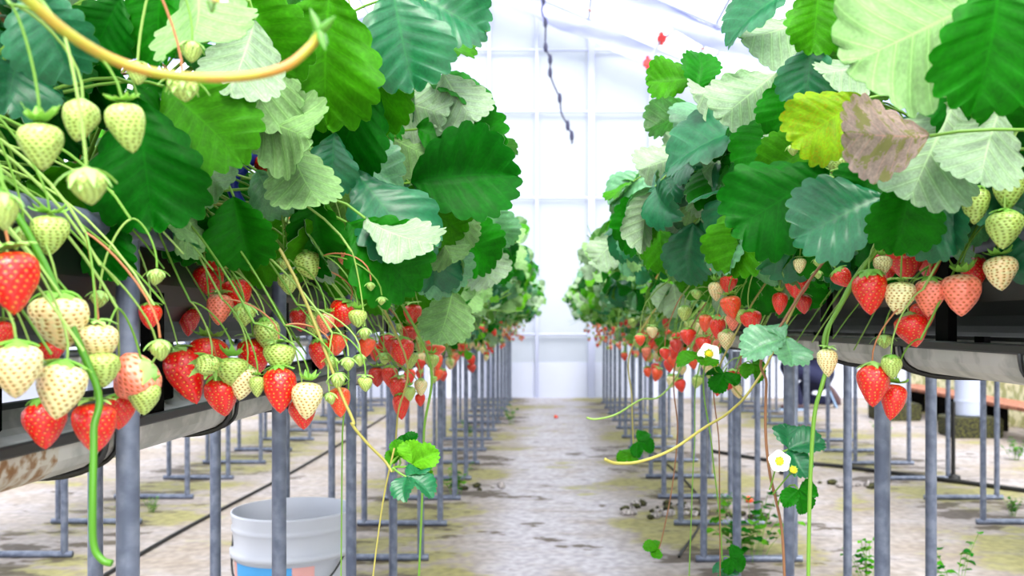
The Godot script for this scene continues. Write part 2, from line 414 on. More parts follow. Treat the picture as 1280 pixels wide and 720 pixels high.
# bunches: x, y, z of the top of each fruit, width, height, tilt, turn, lean, kind, label
var BUNCHES := [
	{"group": "strawberries of the front left bunch", "fruit": [
		[-0.4259, 0.8993, -0.72, 0.0413, 0.0526, 0.1, 4.66, 0.04, "red", "big glossy red strawberry cut by the left edge of the picture"],
		[-0.4207, 0.8269, -0.72, 0.0388, 0.0463, 0, 5.92, 0.09, "white", "large white strawberry with brown seeds below the big red one at the left edge"],
		[-0.3796, 0.9902, -0.68, 0.0307, 0.0367, 0, 5.79, 0.07, "green", "blurred pale green strawberry high at the left edge under the thick runner"],
		[-0.3688, 1.0153, -0.72, 0.0275, 0.0338, 0, 2.92, -0.14, "green", "small green strawberry left of the one with a broad green cap"],
		[-0.3283, 1.0103, -0.7, 0.0292, 0.0402, 0.1, 4.08, 0.13, "green", "pale green strawberry with a broad cap of sepals under the thick runner"],
		[-0.3301, 0.9497, -0.65, 0.0339, 0.0328, 0, 0.71, 0.12, "young", "open green sepal star hanging below the pale green strawberry"],
		[-0.3709, 0.9279, -0.62, 0.0248, 0.0323, 0, 1.55, -0.01, "young", "green sepal cap cut by the left edge above the big red strawberry"],
		[-0.3026, 1.0415, -0.75, 0.0313, 0.0261, 0, 3.6, 0.01, "young", "green sepal cap just below the thick arching runner"],
		[-0.3144, 1.0849, -0.8, 0.0223, 0.0237, 0, 1.36, -0.15, "young", "small green bud above the thick runner, beside a pale leaf"],
		[-0.3617, 1.0675, -0.8, 0.0237, 0.0264, 0, 5.75, -0.07, "young", "green bud half behind the thick runner"],
		[-0.4383, 0.9367, -0.8, 0.032, 0.0376, 0, 1, 0.08, "green", "green strawberry above the big white one in the front left bunch"],
		[-0.4313, 0.8678, -0.8, 0.0487, 0.0515, 0, 0.87, 0.09, "white", "broad pale strawberry partly behind hanging stems in the front left bunch"],
		[-0.4079, 0.8421, -0.82, 0.0371, 0.0371, 0, 0.8, 0.04, "white", "round pale strawberry with a small green cap, right of the broad pale one"],
		[-0.4073, 0.8091, -0.77, 0.0415, 0.0495, -0.1, 5.47, -0.15, "white", "cream strawberry with a pink flush hanging over two red ones"],
		[-0.4038, 0.8157, -0.82, 0.0328, 0.0328, 0.1, 1.35, -0.09, "green", "greenish white strawberry with sepals behind the cream one"],
		[-0.3859, 0.801, -0.88, 0.0474, 0.0444, -0.9, 5.48, 0.14, "pink", "orange-white strawberry lying aslant at the right of the front bunch"],
		[-0.3919, 0.7848, -0.88, 0.0306, 0.0321, 0.1, 6.04, -0.06, "green", "small greenish strawberry at the lower right of the front left bunch"],
		[-0.4662, 0.772, -0.84, 0.038, 0.0467, 0.1, 4.26, 0.01, "red", "dark-shaded red strawberry over the gutter below the cream one"],
		[-0.4143, 0.7707, -0.83, 0.039, 0.0476, 0, 5.91, -0.09, "red", "red strawberry behind the bright green stem, over the gutter"],
		[-0.4242, 0.7719, -0.9, 0.0297, 0.036, 0, 6.07, 0.06, "red", "red strawberry tucked right of the one behind the green stem"],
		[-0.5204, 0.8235, -0.95, 0.0281, 0.0248, 0, 1.88, 0.12, "red", "red strawberry mostly hidden behind the broad pale one"],
		[-0.3637, 0.8252, -0.85, 0.0237, 0.0251, 0, 1.04, -0.04, "young", "lone green sepal cap right of the front left bunch"],
		[-0.3882, 0.8932, -0.9, 0.0203, 0.0203, 0, 0.41, -0.11, "young", "small green bud hanging before the black upright"],
		[-0.4339, 0.8714, -0.88, 0.0214, 0.0214, 0, 3.79, -0.06, "young", "green bud above the round pale strawberry"],
		[-0.5085, 0.8437, -0.85, 0.0222, 0.0296, 0, 4.26, -0.15, "red", "sliver of a red strawberry at the left edge above the large white one"],
		[-0.447, 0.8639, -1.02, 0.0266, 0.0302, 0, 1.95, -0.05, "red", "red strawberry in shade left of the black upright"],
		[-0.4605, 0.9249, -0.8, 0.0209, 0.0237, 0, 3.02, 0.1, "young", "green bud over the big red strawberry at the left edge"],
	]},
	{"group": "strawberries of the sharp left bunch", "fruit": [
		[-0.443, 0.9373, -1.2, 0.0459, 0.0459, 0.4, 1.98, 1.2, "red", "upper red strawberry with its stalk end showing, beside hanging stems"],
		[-0.4686, 0.9215, -1.24, 0.0431, 0.0496, 0.2, 4.43, -0.01, "red", "red strawberry half behind the upper one in the sharp bunch"],
		[-0.4163, 0.8991, -1.2, 0.0397, 0.0417, 0.2, 6.12, -0.13, "red", "red strawberry just right of the pinkish white one"],
		[-0.4232, 0.8797, -1.17, 0.0336, 0.0427, 0, 4.71, -0.14, "pink", "pinkish white strawberry hanging below the upper red ones"],
		[-0.5155, 0.8649, -1.3, 0.0294, 0.043, 0, 0.11, 0.1, "deep", "dark red strawberry behind, left of the pinkish white one"],
		[-0.387, 0.866, -1.15, 0.036, 0.038, 0, 2.3, 0.09, "young", "green sepal cap right of the pinkish white strawberry"],
		[-0.4694, 0.8118, -1.15, 0.048, 0.076, 0.25, 0.06, 0.02, "red", "long red strawberry at the left of the sharp bunch"],
		[-0.4375, 0.8247, -1.17, 0.0509, 0.057, 0, 1.14, -0.14, "red", "broad red strawberry behind the facing sepal star"],
		[-0.4137, 0.7765, -1.14, 0.0436, 0.0535, 0.05, 1.23, 0.14, "red", "red strawberry hanging lowest left over the gutter, tip down"],
		[-0.3923, 0.8233, -1.2, 0.0438, 0.0522, 0, 5.84, 0.08, "red", "red strawberry behind the green ones in the middle of the sharp bunch"],
		[-0.4113, 0.796, -1.1, 0.0383, 0.0287, 0, 5.92, -1, "young", "green sepal star facing out over the broad red strawberry"],
		[-0.395, 0.8007, -1.13, 0.0393, 0.0373, 0, 2.23, -0.05, "green", "green capped strawberry between the red and the white one"],
		[-0.3801, 0.79, -1.14, 0.0357, 0.0456, -0.2, 4.87, 0.01, "white", "cream strawberry half behind the green capped one"],
		[-0.3603, 0.7777, -1.12, 0.0214, 0.0273, 0, 4.7, -0.12, "green", "little green strawberry right of the cream one"],
		[-0.3697, 0.8481, -1.18, 0.0349, 0.0472, 0.1, 5.4, 0.09, "green", "upright green strawberry above the capped ones in the sharp bunch"],
		[-0.34, 0.8172, -1.14, 0.0397, 0.0377, 0, 5.94, -0.14, "green", "green strawberry with light sepals above the hanging red one"],
		[-0.3375, 0.7889, -1.13, 0.0432, 0.059, 0.05, 2.14, -0.12, "red", "bright red strawberry hanging beside the cream one in front of the leg"],
		[-0.2985, 0.7717, -1.12, 0.037, 0.0487, -0.1, 5.77, 0.03, "white", "cream white strawberry with sharp seeds in front of a leg"],
		[-0.3167, 0.7472, -1.16, 0.0343, 0.0403, 0, 5.8, -0.05, "red", "red strawberry tip showing below the cream white one"],
		[-0.2974, 0.8557, -1.2, 0.0261, 0.0292, 0, 1.96, 0.01, "pink", "small pink and white strawberry at the right of the sharp bunch"],
		[-0.3316, 0.9367, -1.22, 0.0382, 0.0403, 0.3, 1.11, -0.05, "green", "pale green strawberry under the leaves, upper right of the sharp bunch"],
		[-0.3522, 0.9079, -1.22, 0.0276, 0.0297, 0, 0.93, -0.13, "green", "green strawberry among the long hanging stems"],
		[-0.2743, 0.8708, -1.24, 0.0388, 0.0431, -0.5, 6.26, 0.06, "red", "red strawberry above the small buds, next to a pale green one"],
		[-0.2557, 0.8598, -1.2, 0.025, 0.025, 0, 0.3, -0.1, "green", "small pale green strawberry touching the red one above the buds"],
		[-0.2859, 0.9487, -1.25, 0.0217, 0.0283, 0, 3.35, 0.15, "pink", "single peach strawberry hanging under the big blue-green leaf"],
		[-0.276, 0.7609, -1.18, 0.0308, 0.041, 0.1, 1.49, -0.03, "orange", "orange-red strawberry hanging below the small buds"],
		[-0.3174, 0.8193, -1.25, 0.0326, 0.0413, 0, 5.19, 0.03, "red", "red strawberry behind the buds at the right of the sharp bunch"],
		[-0.2958, 0.829, -1.26, 0.0285, 0.0329, 0, 2.65, -0.01, "orange", "orange strawberry above the cluster of green buds"],
		[-0.2634, 0.8219, -1.3, 0.0249, 0.0294, 0, 5.75, -0.13, "orange", "small orange-red strawberry at the far right of the sharp bunch"],
		[-0.2789, 0.7985, -1.16, 0.0222, 0.0222, -0.14, 5.27, -0, "young", "upper left green bud in the bud cluster beneath the sharp left leaves"],
		[-0.259, 0.7976, -1.16, 0.0222, 0.0222, -0.11, 5.96, 0.07, "young", "upper middle green bud in the bud cluster beneath the sharp left leaves"],
		[-0.2695, 0.779, -1.15, 0.024, 0.026, 0.04, 0.67, 0.09, "young", "lowest green bud in the bud cluster beneath the sharp left leaves"],
		[-0.246, 0.8013, -1.17, 0.0183, 0.0203, -0.02, 5.3, -0.11, "young", "upper right green bud in the bud cluster beneath the sharp left leaves"],
		[-0.2374, 0.7744, -1.16, 0.0182, 0.0202, -0.06, 6.28, -0.01, "green", "round green fruitlet below the bud cluster"],
		[-0.2801, 0.7539, -1.15, 0.018, 0.02, 0.11, 2.85, 0.14, "young", "green bud left of the hanging orange-red strawberry"],
		[-0.3516, 0.9266, -1.2, 0.0209, 0.0209, -0, 3.01, 0.07, "young", "small green bud under the pale leaves above the sharp bunch"],
		[-0.2385, 0.8942, -1.2, 0.0146, 0.0146, -0.06, 0.92, -0.03, "young", "tiny bud on a thin stem right of the big leaf"],
		[-0.2241, 0.8755, -1.2, 0.0146, 0.0146, -0.04, 6.03, 0.15, "young", "lower tiny bud on a thin stem right of the big leaf"],
		[-0.2467, 0.8348, -1.2, 0.0209, 0.0209, 0.04, 2.13, -0, "young", "green bud beside the small orange-red strawberry"],
		[-0.3231, 0.8585, -1.26, 0.0307, 0.0373, -0.12, 4.91, -0.07, "green", "green strawberry behind stems in the sharp bunch"],
		[-0.3547, 0.8622, -1.28, 0.0289, 0.0334, 0.11, 4.94, -0.04, "deep", "shaded red strawberry behind stems in the sharp bunch"],
		[-0.3777, 1.0612, -1.2, 0.0271, 0.0313, 0, 4.36, 0.08, "red", "red strawberry tip peeping out under the pale leaf, high up"],
		[-0.252, 1.215, -1.15, 0.02, 0.02, 0, 4.77, 0.05, "young", "small green bud against the bright leaf, high up"],
		[-0.264, 1.139, -1.15, 0.024, 0.022, 0, 4.42, -0.04, "young", "green bud on a curved stem against the bright leaf"],
		[-0.1718, 1.2628, -1.3, 0.0203, 0.0203, 0, 3.05, -0.07, "young", "pale bud below the leaf at the top, beside the bright wall"],
	]},
	{"group": "strawberries of the deep red bunch", "fruit": [
		[-0.2678, 0.8796, -1.75, 0.0365, 0.0426, 0, 4.34, 0.08, "red", "red strawberry highest in the deep red bunch"],
		[-0.2794, 0.8163, -1.7, 0.0443, 0.0562, 0, 5.94, -0.06, "red", "largest red strawberry in front of the deep red bunch"],
		[-0.2817, 0.8384, -1.8, 0.0344, 0.0376, 0, 3.65, 0.04, "deep", "deep red strawberry behind the largest one"],
		[-0.3314, 0.8207, -1.85, 0.0386, 0.0483, 0, 3.44, -0.15, "deep", "shaded deep red strawberry beside the dark gap"],
		[-0.3459, 0.757, -1.8, 0.0344, 0.0407, 0, 4.22, -0.07, "deep", "deep red strawberry lowest at the left of its bunch"],
		[-0.3173, 0.7595, -1.78, 0.0341, 0.0433, 0, 5.13, -0.01, "red", "red strawberry between two others under the largest"],
		[-0.2952, 0.7396, -1.75, 0.0365, 0.0487, 0, 5.01, 0.04, "red", "red strawberry above the lowest tip of the deep red bunch"],
		[-0.289, 0.7099, -1.74, 0.0333, 0.0514, 0, 4.04, -0.05, "red", "lowest hanging red strawberry with a pointed tip"],
		[-0.2661, 0.7262, -1.7, 0.0222, 0.0296, 0, 5.2, 0.07, "green", "pale green fruitlet beside the lowest red tip"],
		[-0.2483, 0.7383, -1.72, 0.0254, 0.0329, 0, 5.29, -0.04, "white", "white fruitlet right of the pale green one"],
		[-0.2541, 0.7091, -1.75, 0.0213, 0.0274, 0, 4.32, 0.11, "red", "small red strawberry under the white fruitlet"],
		[-0.3134, 0.7868, -1.7, 0.0266, 0.0296, 0, 6.01, 0.14, "young", "green bud in the middle of the deep red bunch"],
		[-0.2662, 0.7891, -1.72, 0.0269, 0.0329, 0, 3.32, 0.01, "green", "green fruitlet right of the largest red one"],
		[-0.2429, 0.7987, -1.9, 0.043, 0.0264, 0, 5.25, -0.1, "orange", "orange strawberry right of the deep red bunch"],
		[-0.2445, 0.7805, -1.85, 0.029, 0.0322, 0, 3, 0.13, "green", "green fruitlet below the orange strawberry"],
		[-0.2526, 0.843, -1.75, 0.0243, 0.0274, 0, 4.52, 0.06, "green", "green fruitlet beside the highest red one"],
		[-0.3571, 0.803, -1.85, 0.0322, 0.0386, 0, 1.08, 0.07, "red", "red strawberry at the left of the dark gap"],
	]},
	{"group": "strawberries of the front right bunch", "fruit": [
		[0.3771, 0.904, -1.1, 0.0421, 0.0536, 0.1, 3.65, 0.08, "red", "ripe red strawberry leading the line of four on the right"],
		[0.4114, 0.8921, -1.09, 0.036, 0.0417, 0, 2.64, 0.05, "white", "white strawberry second in the line of four on the right"],
		[0.4464, 0.8959, -1.09, 0.0379, 0.0474, 0, 4.87, 0.04, "pink", "peach strawberry third in the line of four on the right"],
		[0.4745, 0.9005, -1.07, 0.0447, 0.0521, 0, 4.52, 0.04, "pink", "large pink strawberry fourth in the line of four on the right"],
		[0.4321, 0.8534, -1.12, 0.0409, 0.0429, 0.15, 1, -0.14, "red", "orange-tinted red strawberry hanging below the peach one"],
		[0.465, 0.8693, -1.16, 0.0343, 0.0403, 0, 4.08, -0.02, "red", "red strawberry half hidden above the orange-tinted one"],
		[0.5204, 0.9253, -1.14, 0.0357, 0.0436, 0, 4.31, -0.08, "red", "red strawberry behind the large pink one"],
		[0.4494, 0.9426, -1.18, 0.0472, 0.0472, 0, 0.26, 0.04, "red", "red strawberry in shade above the white one"],
		[0.4341, 0.9412, -1.2, 0.0376, 0.0459, 0, 1.42, -0.01, "deep", "deep red strawberry behind the leading red one"],
		[0.4833, 0.958, -1.18, 0.0369, 0.041, 0, 0.84, -0.13, "red", "red strawberry under the mid green leaf"],
		[0.4965, 0.9408, -1.22, 0.0339, 0.0424, 0, 1.14, -0.05, "deep", "deep red strawberry in shade above the peach one"],
		[0.5083, 0.9193, -1.05, 0.0383, 0.042, 0.1, 0.22, -0.09, "white", "greenish white strawberry by the right edge beside the black upright"],
		[0.4591, 0.9896, -1, 0.0313, 0.0417, 0, 2.39, -0.01, "green", "left one of three green strawberries at the right edge"],
		[0.4857, 1.0045, -0.98, 0.0341, 0.0443, 0, 3.71, 0.03, "green", "upper one of three green strawberries at the right edge"],
		[0.4757, 0.9606, -0.97, 0.0371, 0.0422, 0, 5.67, -0.08, "green", "lowest of three green strawberries at the right edge"],
		[0.4003, 0.9238, -1.12, 0.0234, 0.0253, 0, 2.55, -0.15, "white", "small white fruitlet above the leading red strawberry"],
		[0.3813, 0.7941, -1.1, 0.0383, 0.0536, 0.05, 2.58, -0.07, "red", "upper red strawberry of the pair hanging below the right gutter"],
		[0.4164, 0.7686, -1.12, 0.0312, 0.0467, -0.15, 5.22, -0.12, "red", "lower red strawberry of the pair hanging below the right gutter"],
		[0.3963, 0.8034, -1.08, 0.0244, 0.0282, 0, 0.23, -0.04, "green", "green strawberry above the hanging red pair"],
		[0.3271, 0.8123, -1.1, 0.0249, 0.0363, 0, 0.6, 0.03, "white", "single white strawberry beside the pale blue-green leaf"],
		[0.3531, 0.9086, -1.15, 0.026, 0.028, 0.6, 2.13, 0.01, "red", "red strawberry under the dark spotted leaf"],
		[0.4022, 0.8264, -1.12, 0.0253, 0.0214, 0, 6.02, 0.02, "young", "dried open sepal star above the hanging red pair"],
		[0.869, 0.8003, -1.9, 0.0231, 0.0264, 0, 2.63, 0.1, "red", "small red strawberry seen beyond the right gutter"],
		[0.3879, 1.0343, -0.98, 0.0153, 0.0153, 0.09, 2.32, 0.04, "young", "small green bud before the white-blue leaf"],
		[0.3825, 1.0121, -0.98, 0.0153, 0.0136, -0.11, 3.54, 0.03, "young", "lower small green bud before the white-blue leaf"],
		[0.41, 1.0051, -0.95, 0.0215, 0.0198, 0.14, 3.82, 0.14, "young", "green bud left of the three green strawberries"],
		[0.4035, 1.0366, -0.95, 0.0165, 0.0165, -0.04, 0.01, 0.12, "young", "green bud near the tip of the broad pale leaf"],
		[0.2938, 1.104, -1.15, 0.014, 0.014, -0.12, 3.86, 0.02, "young", "tiny green bud left of the yellow-green leaf"],
		[0.2921, 1.0581, -1.12, 0.0175, 0.0175, -0.11, 5.6, 0.04, "young", "green bud below the yellow-green leaf"],
		[0.3141, 1.0456, -1.1, 0.0191, 0.0191, -0.04, 1.42, -0.02, "young", "second green bud below the yellow-green leaf"],
		[0.3476, 1.0455, -1.12, 0.0253, 0.0273, -0.06, 2.39, 0.14, "green", "green fruitlet under the reddish leaf"],
		[0.3652, 1.0003, -1.06, 0.0129, 0.024, 0.14, 3.74, 0.12, "red", "sliver of a red strawberry between the dark and mid green leaves"],
	]},
	{"group": "strawberries of the middle right bunch", "fruit": [
		[0.358, 0.914, -1.35, 0.0352, 0.0376, 0, 6.16, -0.07, "red", "red strawberry over the pale blue-green leaf, beside the dark gap"],
		[0.3396, 0.8892, -1.38, 0.024, 0.036, 0, 2.61, -0, "red", "narrow red strawberry left of the dark gap"],
		[0.3786, 0.8863, -1.4, 0.0268, 0.0317, 0, 6.18, -0.05, "deep", "deep red strawberry right under the one by the dark gap"],
		[0.2864, 0.888, -1.5, 0.0365, 0.0417, 0.15, 1.8, -0, "orange", "orange strawberry in the middle right bunch"],
		[0.3143, 0.8628, -1.48, 0.036, 0.036, 0.2, 0.77, -0.01, "red", "red strawberry beside the tip of the pale blue-green leaf"],
		[0.2952, 0.9236, -1.55, 0.0297, 0.0323, 0, 2.78, 0.04, "red", "red strawberry above the orange one"],
		[0.2596, 0.943, -1.5, 0.017, 0.0183, 0, 4.91, -0.06, "pink", "single tiny pink fruitlet against the green leaf"],
		[0.2754, 0.9133, -1.56, 0.0271, 0.0353, 0, 0.08, 0.1, "white", "white strawberry behind the orange one"],
		[0.2852, 0.8525, -1.6, 0.0278, 0.039, 0, 1.72, 0.01, "red", "red strawberry left of the one by the leaf tip"],
		[0.2726, 0.8587, -1.65, 0.0258, 0.0344, 0, 4.91, 0.13, "orange", "orange strawberry in the shade left of the middle right bunch"],
		[0.2483, 0.8326, -1.7, 0.0325, 0.0325, 0, 1.68, -0.08, "red", "left one of a pair of round red strawberries"],
		[0.2732, 0.8181, -1.68, 0.0292, 0.0321, 0, 6.21, -0.1, "red", "right one of a pair of round red strawberries"],
		[0.2176, 0.7946, -1.8, 0.0235, 0.025, 0, 3.82, -0.06, "red", "single round red strawberry hanging lowest left of the pair"],
		[0.3039, 0.8603, -1.56, 0.0244, 0.0326, 0, 4.05, -0.01, "pink", "pink strawberry between the orange and the red one"],
		[0.2968, 0.8304, -1.58, 0.0302, 0.0357, 0, 4.67, 0.03, "white", "pale strawberry low in the middle right bunch"],
		[0.3039, 0.8661, -1.5, 0.0235, 0.0261, 0, 4.78, -0.11, "green", "green fruitlet beside the red one by the leaf tip"],
		[0.2424, 0.874, -1.7, 0.0266, 0.0296, 0, 3.35, -0.06, "green", "green fruitlet above the round red pair"],
		[0.3482, 0.9338, -1.3, 0.0203, 0.0226, 0, 1.86, -0.05, "white", "white fruitlet above the dark gap"],
		[0.2554, 0.9017, -1.65, 0.023, 0.023, 0, 2.92, 0.01, "young", "green bud above the middle right bunch"],
		[0.3587, 0.9291, -1.25, 0.0152, 0.0152, 0, 4.68, -0.04, "young", "green bud under the dark leaf"],
		[0.3587, 0.9128, -1.25, 0.0152, 0.0152, 0, 0.23, 0.03, "young", "lower green bud under the dark leaf"],
		[0.2368, 0.8121, -1.78, 0.0248, 0.0279, 0, 2.86, -0.07, "deep", "dark red strawberry behind the round red pair"],
		[0.1831, 0.8197, -1.95, 0.0237, 0.0271, 0, 5.58, 0.12, "orange", "orange strawberry left of the round red pair"],
		[0.2032, 0.8367, -1.9, 0.0231, 0.0264, 0, 0.09, 0.01, "white", "pale fruitlet left of the round red pair"],
	]},
]
var RUNNERS := [
	{"at": [[-0.3183, 1.0465, -0.5], [-0.2993, 1.0254, -0.52], [-0.2827, 1.009, -0.54], [-0.2639, 0.9992, -0.56], [-0.2339, 0.9937, -0.57], [-0.1977, 0.9958, -0.58], [-0.1729, 1.0047, -0.59], [-0.1586, 1.021, -0.6], [-0.1523, 1.0304, -0.6]], "r0": 0.0034, "r1": 0.003, "m": "stem_runner", "label": "thick orange-green runner arching across the upper left corner", "rooted": false, "leaves": []},
	{"at": [[-0.4035, 0.8017, -0.8], [-0.395, 0.7473, -0.79], [-0.3907, 0.6942, -0.78], [-0.39, 0.6535, -0.78], [-0.3825, 0.6399, -0.78], [-0.3744, 0.6372, -0.78]], "r0": 0.0032, "r1": 0.003, "m": "stem_fresh", "label": "thick bright green stem hanging straight down before the left gutter", "rooted": true, "leaves": []},
	{"at": [[-0.26, 0.74, -1.15], [-0.252, 0.715, -1.15], [-0.234, 0.6887, -1.16], [-0.2157, 0.667, -1.17], [-0.2055, 0.6518, -1.17]], "r0": 0.0022, "r1": 0.0016, "m": "stem_yellow", "label": "yellow-green runner ending in a leafy plantlet before the left legs", "rooted": true, "leaves": [[-0.1872, 0.6457, -1.17, 0.94, -0.342, 0.25, 0.1, 0.9, 0.35, 0.0407, "leaf_blue", "under_pale"], [-0.1837, 0.6574, -1.2, 0.866, 0.5, 0.25, 0.2, 0.3, 0.9, 0.0355, "leaf_young", "under_green"], [-0.2037, 0.6628, -1.22, -0.174, 0.985, 0.25, 0.1, 0.6, 0.6, 0.0233, "leaf_bright", "under_green"], [-0.1984, 0.675, -1.24, 0.5, 0.866, 0.25, 0, 0.7, 0.6, 0.0216, "leaf_deep", "under_green"]]},
	{"at": [[-0.2962, 0.8004, -1.3], [-0.2984, 0.6874, -1.3], [-0.2996, 0.5743, -1.3], [-0.3007, 0.4387, -1.3]], "r0": 0.0014, "r1": 0.001, "m": "stem_green", "label": "thin green runner hanging plumb beside the bucket", "rooted": true, "leaves": []},
	{"at": [[-0.2077, 0.6783, -1.2], [-0.2212, 0.6157, -1.2], [-0.2317, 0.5426, -1.2], [-0.24, 0.4696, -1.2]], "r0": 0.0013, "r1": 0.001, "m": "stem_yellow", "label": "thin runner trailing down below the plantlet", "rooted": false, "leaves": []},
	{"at": [[-0.2212, 0.7913, -1.6], [-0.2254, 0.6522, -1.6], [-0.2296, 0.513, -1.6], [-0.2365, 0.3461, -1.6]], "r0": 0.0028, "r1": 0.0018, "m": "stem_green", "label": "green runner hanging plumb before the fifth left leg", "rooted": true, "leaves": []},
	{"at": [[-0.2602, 0.7913, -1.6], [-0.2713, 0.68, -1.6], [-0.2783, 0.5826, -1.6]], "r0": 0.002, "r1": 0.0016, "m": "stem_yellow", "label": "yellowish runner hanging through the deep red bunch", "rooted": true, "leaves": []},
	{"at": [[0.3029, 0.7637, -1.35], [0.2521, 0.719, -1.3], [0.2043, 0.6987, -1.25], [0.1544, 0.6762, -1.2], [0.1099, 0.665, -1.17], [0.078, 0.666, -1.15], [0.0634, 0.6725, -1.14]], "r0": 0.0018, "r1": 0.0022, "m": "stem_yellow", "label": "pale yellow runner reaching out over the aisle from the right row", "rooted": true, "leaves": []},
	{"at": [[0.2445, 0.7161, -1.9], [0.1737, 0.6872, -1.85], [0.1221, 0.6631, -1.8], [0.083, 0.6537, -1.8], [0.0642, 0.6569, -1.8]], "r0": 0.0016, "r1": 0.0022, "m": "stem_pale", "label": "shorter pale runner reaching into the aisle farther back on the right", "rooted": true, "leaves": []},
	{"at": [[0.3389, 0.8449, -1.12], [0.3301, 0.7917, -1.11], [0.3214, 0.7683, -1.1], [0.3118, 0.73, -1.1], [0.307, 0.6535, -1.1], [0.3051, 0.577, -1.1], [0.3042, 0.5004, -1.1]], "r0": 0.003, "r1": 0.0022, "m": "stem_green", "label": "green stem hanging plumb under the single white strawberry", "rooted": true, "leaves": []},
	{"at": [[0.2723, 0.8148, -1.16], [0.2683, 0.7643, -1.16], [0.2673, 0.7038, -1.16], [0.2723, 0.6534, -1.16], [0.2804, 0.6181, -1.16], [0.2885, 0.5727, -1.16], [0.2925, 0.4819, -1.16]], "r0": 0.0018, "r1": 0.0018, "m": "stem_brown", "label": "brown runner with a flowering plantlet before the right legs", "rooted": true, "leaves": [[0.2875, 0.8212, -1.14, -0.99, -0.139, 0.25, -0.1, 0.75, 0.65, 0.0555, "leaf_pale", "under_silver"], [0.293, 0.683, -1.15, 0.906, 0.423, 0.25, 0.2, 0.7, 0.6, 0.044, "leaf_blue", "under_pale"], [0.3033, 0.6348, -1.14, 0.342, -0.94, 0.25, 0.2, 0.4, 0.8, 0.0297, "leaf_mid", "under_green"]]},
	{"at": [[0.2594, 0.7822, -1.9], [0.2561, 0.617, -1.9], [0.2445, 0.5013, -1.9], [0.2247, 0.4022, -1.9], [0.2148, 0.3691, -1.9]], "r0": 0.0016, "r1": 0.0012, "m": "stem_brown", "label": "brownish runner with a small leaf tip hanging over the hollow", "rooted": true, "leaves": [[0.2148, 0.3757, -1.9, -0.94, 0.342, 0.25, -0.1, 0.7, 0.6, 0.0297, "leaf_bright", "under_green"]]},
	{"at": [[0.2943, 0.7852, -1.8], [0.2755, 0.5974, -1.8], [0.2692, 0.4565, -1.8], [0.263, 0.2843, -1.8]], "r0": 0.0013, "r1": 0.0012, "m": "stem_green", "label": "thin green runner hanging before the fourth right leg", "rooted": true, "leaves": []},
	{"at": [[0.2937, 0.7867, -1.75], [0.3013, 0.6041, -1.75], [0.3165, 0.4672, -1.75], [0.3241, 0.2998, -1.75]], "r0": 0.0016, "r1": 0.0014, "m": "stem_green", "label": "green runner with a low leaf hanging between two right legs", "rooted": true, "leaves": [[0.3348, 0.3957, -1.75, 0.866, -0.5, 0.25, 0.1, 0.5, 0.8, 0.0335, "leaf_mid", "under_green"], [0.3287, 0.3789, -1.75, -0.174, -0.985, 0.25, 0.1, 0.6, 0.7, 0.0304, "leaf_blue", "under_pale"]]},
	{"at": [[0.3045, 0.7883, -1.7], [0.306, 0.6109, -1.7], [0.3075, 0.4335, -1.7], [0.3075, 0.3152, -1.7]], "r0": 0.0012, "r1": 0.0012, "m": "stem_brown", "label": "thin brown runner hanging plumb between two right legs", "rooted": true, "leaves": []},
	{"at": [[0.2087, 0.7878, -2.4], [0.2045, 0.6417, -2.4], [0.2087, 0.5165, -2.4], [0.215, 0.4852, -2.4]], "r0": 0.0022, "r1": 0.002, "m": "stem_yellow", "label": "short runner with a small green leaf far down the right row", "rooted": true, "leaves": [[0.2191, 0.5332, -2.4, 0.94, -0.342, 0.25, 0, 0.6, 0.7, 0.0459, "leaf_mid", "under_green"], [0.2003, 0.4998, -2.4, -0.94, -0.342, 0.25, 0, 0.7, 0.6, 0.0376, "leaf_bright", "under_green"]]},
	{"at": [[0.2871, 0.7861, -1.55], [0.3006, 0.7389, -1.55], [0.3208, 0.712, -1.55]], "r0": 0.0018, "r1": 0.0016, "m": "stem_yellow", "label": "short runner with broad leaves below the middle right bunch", "rooted": true, "leaves": [[0.2452, 0.7852, -1.5, -0.999, -0.035, 0.25, -0.1, 0.9, 0.3, 0.0443, "leaf_bright", "under_green"], [0.2778, 0.7604, -1.5, -0.5, -0.866, 0.25, 0, 0.6, 0.7, 0.0339, "leaf_mid", "under_green"], [0.3235, 0.7748, -1.5, 0.5, -0.866, 0.25, 0.2, 0.7, 0.6, 0.0313, "leaf_bright", "under_green"]]},
]
var FLOWERS := [
	[0.2771, 0.671, -1.13, 0, 0.35, 0.9, 0.0197, "white five-petalled flower before the right legs", 0.27, 0.633, -1.15, true],
	[0.2912, 0.6618, -1.12, 0.1, 0.5, 0.8, 0.0175, "yellow flower head without petals right of the white flower", 0.274, 0.627, -1.15, false],
	[0.253, 0.7904, -1.5, -0.1, 0.3, 0.9, 0.0261, "white flower below the middle right bunch", 0.2834, 0.7535, -1.53, true],
	[0.2587, 0.7744, -1.48, 0, 0.6, 0.7, 0.0206, "yellow flower head below the white flower", 0.2855, 0.7488, -1.52, false],
	[-0.2212, 1.0503, -0.6, 0.2, 0.9, 0.3, 0.0136, "blurred white flower at the top left corner", -0.2383, 1.0799, -0.62, true],
]
